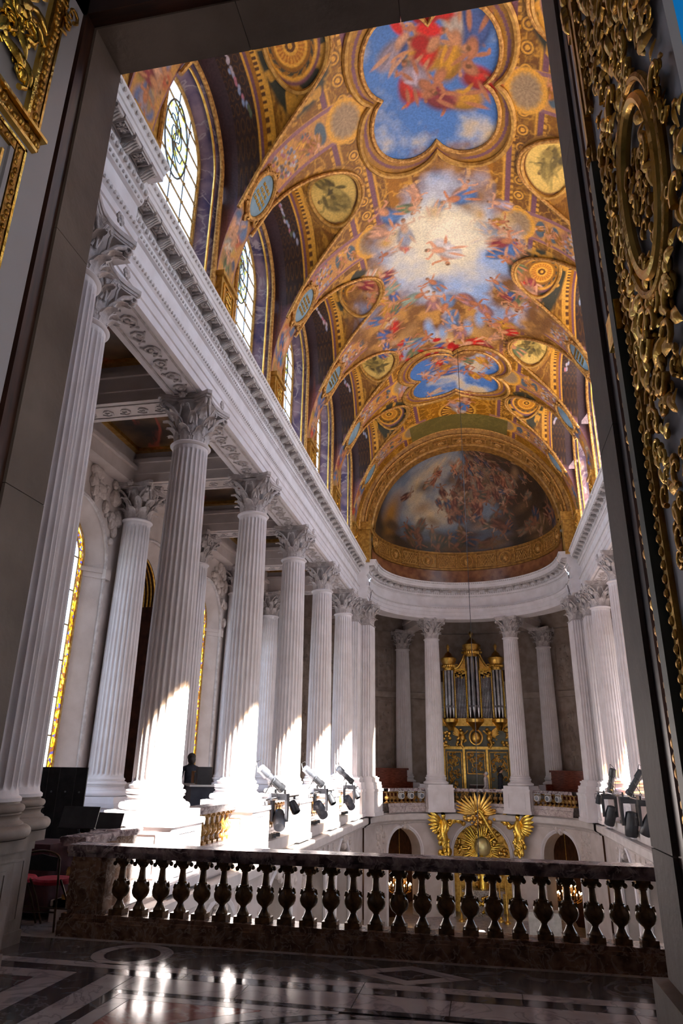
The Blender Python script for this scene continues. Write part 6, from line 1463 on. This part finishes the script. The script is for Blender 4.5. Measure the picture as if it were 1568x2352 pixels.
# ================================================================== ALTAR AND LOWER CHOIR
ar = random.Random(12)
def angel(loc, s, label):
    t = thing('gilded_figure', label, 'sculpture', loc, R(21)*s); t.scale = (1.15,1.15,1.15); b = MB()
    b.sphere((0,0,.50), .11, 12, 9, (.9,.9,1.1)); b.tube([(0,0,.42),(s*.03,-.03,.2),(-s*.05,-.05,-.1),(s*.06,-.04,-.45),(0,-.02,-.75)], [.07,.17,.17,.14,.06], 12)
    b.tube([(s*.02,-.03,.28),(s*.24,-.10,.18),(s*.34,-.12,.34)], [.06,.05,.035], 8); b.tube([(-s*.06,-.05,.24),(-s*.20,-.08,.02),(-s*.1,-.1,-.12)], [.06,.05,.035], 8)
    for q in range(9): b.sphere((ar.uniform(-.2,.2),-.04,ar.uniform(-.7,.05)), ar.uniform(.07,.13), 8, 6, (1,.7,1.3))
    for q in range(26): petal(b, (ar.uniform(-.16,.16),-.12,ar.uniform(-.72,.25)), ar.uniform(.16,.30), .045, (ar.uniform(-.8,.8),0,-1), (0,-1,0), .5)
    b.build('draped_body', M['gold_bright'], t, smooth=60)
    w = MB()
    for q in range(7): petal(w, (-s*.06,-.03,.30-.03*q), .66-.05*q, .095, (-s*(.75+.02*q),0,.62-.2*q), (0,-1,0), .35)
    w.build('wing', M['gold_bright'], t, smooth=60)
    c = MB()
    for q in range(10): c.sphere((s*ar.uniform(.25,.62),.03,ar.uniform(.15,.50)), ar.uniform(.07,.13), 8, 6, (1,.6,1))
    c.build('cloud', M['gold_bright'], t, smooth=60)
    return t
angel((-1.48,YC+RL*math.cos(R(21))-.20,-.72), 1, 'gilded winged figure on the wall left of the central apse arch'); angel((1.52,YC+RL*math.cos(R(21.5))-.20,-.70), -1, 'gilded winged figure on the wall right of the central apse arch')
gl = thing('gilded_glory', 'mass of gilded clouds and rays crowning the central apse arch', 'sculpture', (-.05,YC+RL-.30,-.25))
b = MB()
for q in range(60): b.sphere((ar.gauss(0,.32),ar.uniform(-.05,.1),ar.gauss(.12,.20)), ar.uniform(.05,.12), 8, 6, (1,.7,.9))
b.build('clouds', M['gold'], gl, smooth=60)['kind'] = 'stuff'
b = MB()
for q in range(16):
    a = R(10+160*q/15); L_ = ar.uniform(.45,.85); petal(b, (.2*math.cos(a),-.03,.15+.15*math.sin(a)), L_, .06, (math.cos(a),0,math.sin(a)*.7), (0,-1,0), .2)
b.build('rays', M['gold'], gl, smooth=60)
b = MB(); b.tube([(.05,-.12,.30),(.22,-.16,.05),(.35,-.16,-.22),(.62,-.12,-.62),(.70,-.1,-.75)], [.07,.06,.06,.05,.03], 9); b.tube([(-.1,-.12,.28),(.05,-.14,.38),(.2,-.12,.25)], [.05,.06,.05], 8); b.build('garland', M['gold_bright'], gl, smooth=60)
rd = thing('gilded_reredos', 'gilded altar backdrop with rays and a pale globe inside the central arch', 'altarpiece', (0,YC+RL+.75,LZ+.6))
b = MB(); b.box(-1.25,1.25,.1,.3,0,4.1); b.build('backing', M['gold_dark'], rd, smooth=0)
b = MB()
for q in range(46):
    a = 2*math.pi*q/46; L_ = ar.uniform(.5,1.15); petal(b, (.15*math.cos(a),.02,2.35+.15*math.sin(a)), L_, .045, (math.cos(a),0,math.sin(a)), (0,-1,0), .12)
b.build('rays', M['gold_bright'], rd, smooth=60)
b = MB()
for q in range(110):
    a = ar.uniform(0,6.28); r_ = ar.uniform(.45,1.2); b.sphere((r_*math.cos(a),.0,2.3+r_*math.sin(a)*1.1), ar.uniform(.05,.11), 7, 5, (1,.7,1))
b.build('cloud_relief', M['gold'], rd, smooth=60)['kind'] = 'stuff'
b = MB(); b.sphere((.05,-.2,2.45), .33, 20, 14, (1,.6,1.15)); b.build('pale_globe', mixed('pale_gold', (0.72,0.60,0.24), (0.85,0.75,0.40), 4, .35, .6), rd)
b = MB(); b.tube([(0,-.3,.9),(0,-.32,1.5),(0,-.3,1.95)], [.22,.16,.09], 12); b.sphere((0,-.32,2.05), .10, 10, 8)
for q in range(18): b.sphere((ar.uniform(-.2,.2),-.38,ar.uniform(.95,1.8)), ar.uniform(.06,.11), 7, 5, (1,.7,1.5))
b.build('central_figure', M['gold_bright'], rd, smooth=60)
b = MB(); b.box(-.75,.75,-.75,-.1,0,.85); b.box(-.85,.85,-.80,-.05,.85,.93); b.build('altar_table', M['marble_brown'], rd, smooth=0)
b = MB()
for q in range(16): b.sphere((ar.uniform(-.25,.25),-.77,ar.uniform(.1,.75)), ar.uniform(.05,.1), 7, 5)
b.build('altar_carving', M['gold_bright'], rd, smooth=60)
for s in (-1,1):
    for q in (0,1):
        st = thing('altar_candlestick', 'tall gilt candlestick standing %s of the altar, %s one' % ('left' if s < 0 else 'right', ('inner','outer')[q]), 'candlestick', (s*(.62+.24*q),YC+RL-.75-.30*q,LZ+.6))
        b = MB(); b.lathe([(.12,0),(.12,.05),(.05,.10),(.035,.3),(.06,.4),(.03,.5),(.03,1.5),(.07,1.6),(.03,1.62)], 12); b.build('stem', M['gold'], st); b = MB(); b.lathe([(.022,1.62),(.022,2.0)], 8); b.build('candle', M['candle'], st)
def chandelier(loc, label):
    t = thing('chandelier', label, 'chandelier', loc)
    b = MB(); b.tube([(0,0,2.4),(0,0,.35)], .012, 6); b.build('chain', M['gold_dark'], t)
    b = MB(); b.lathe([(.02,.36),(.06,.28),(.03,.15),(.08,.02),(.05,-.12),(.02,-.22)], 12); b.build('stem', M['gold'], t)
    for tier, (r_, z, n) in enumerate(((.46,-.05,12),(.26,.22,8))):
        for i in range(n):
            a = 2*math.pi*i/n+tier*.2; c_, s_ = math.cos(a), math.sin(a)
            b = MB(); b.tube([(0,0,z-.12),(r_*.5*c_,r_*.5*s_,z-.2),(r_*c_,r_*s_,z-.10),(r_*c_,r_*s_,z)], .010, 5); b.lathe([(.035,0),(.04,.012)], 8, c=(r_*c_,r_*s_,z)); arm = b.build('arm', M['gold_dark'], t)
            b = MB(); b.lathe([(.012,0),(.012,.12)], 6, c=(r_*c_,r_*s_,z+.01)); b.build('candle', M['candle'], arm)
            b = MB(); b.sphere((r_*c_,r_*s_,z+.165), .022, 7, 6, (1,1,1.9)); b.build('flame', M['flame'], arm)
    return t
chandelier((-3.42,32.0,-2.98), 'lit candle chandelier seen through the left apse arch'); chandelier((3.36,32.0,-3.02), 'lit candle chandelier seen through the right apse arch')
wt = thing('draped_table', 'white draped table on the nave floor beyond the balusters at the right', 'table', (2.1,28.6,LZ+.6)); b = MB(); b.box(-.55,.55,-.3,.3,0,.75); b.build('white_cloth', M['grey_lamp'], wt, smooth=0); b = MB(); b.box(-.57,.57,-.32,.32,.75,.77); b.build('top', M['grey_lamp'], wt, smooth=0)
hc = thing('hanging_cable', 'thin dark cable hanging in the middle of the nave before the organ', 'cable', (.03,20.0,0)); b = MB(); b.tube([(.14,0,14.9),(.09,0,2.5),(.0,0,-.35)], .009, 5); b.build('wire', M['black'], hc); b = MB(); b.lathe([(.02,-.55),(.025,-.45),(.02,-.35)], 8); b.build('microphone', M['black'], hc)
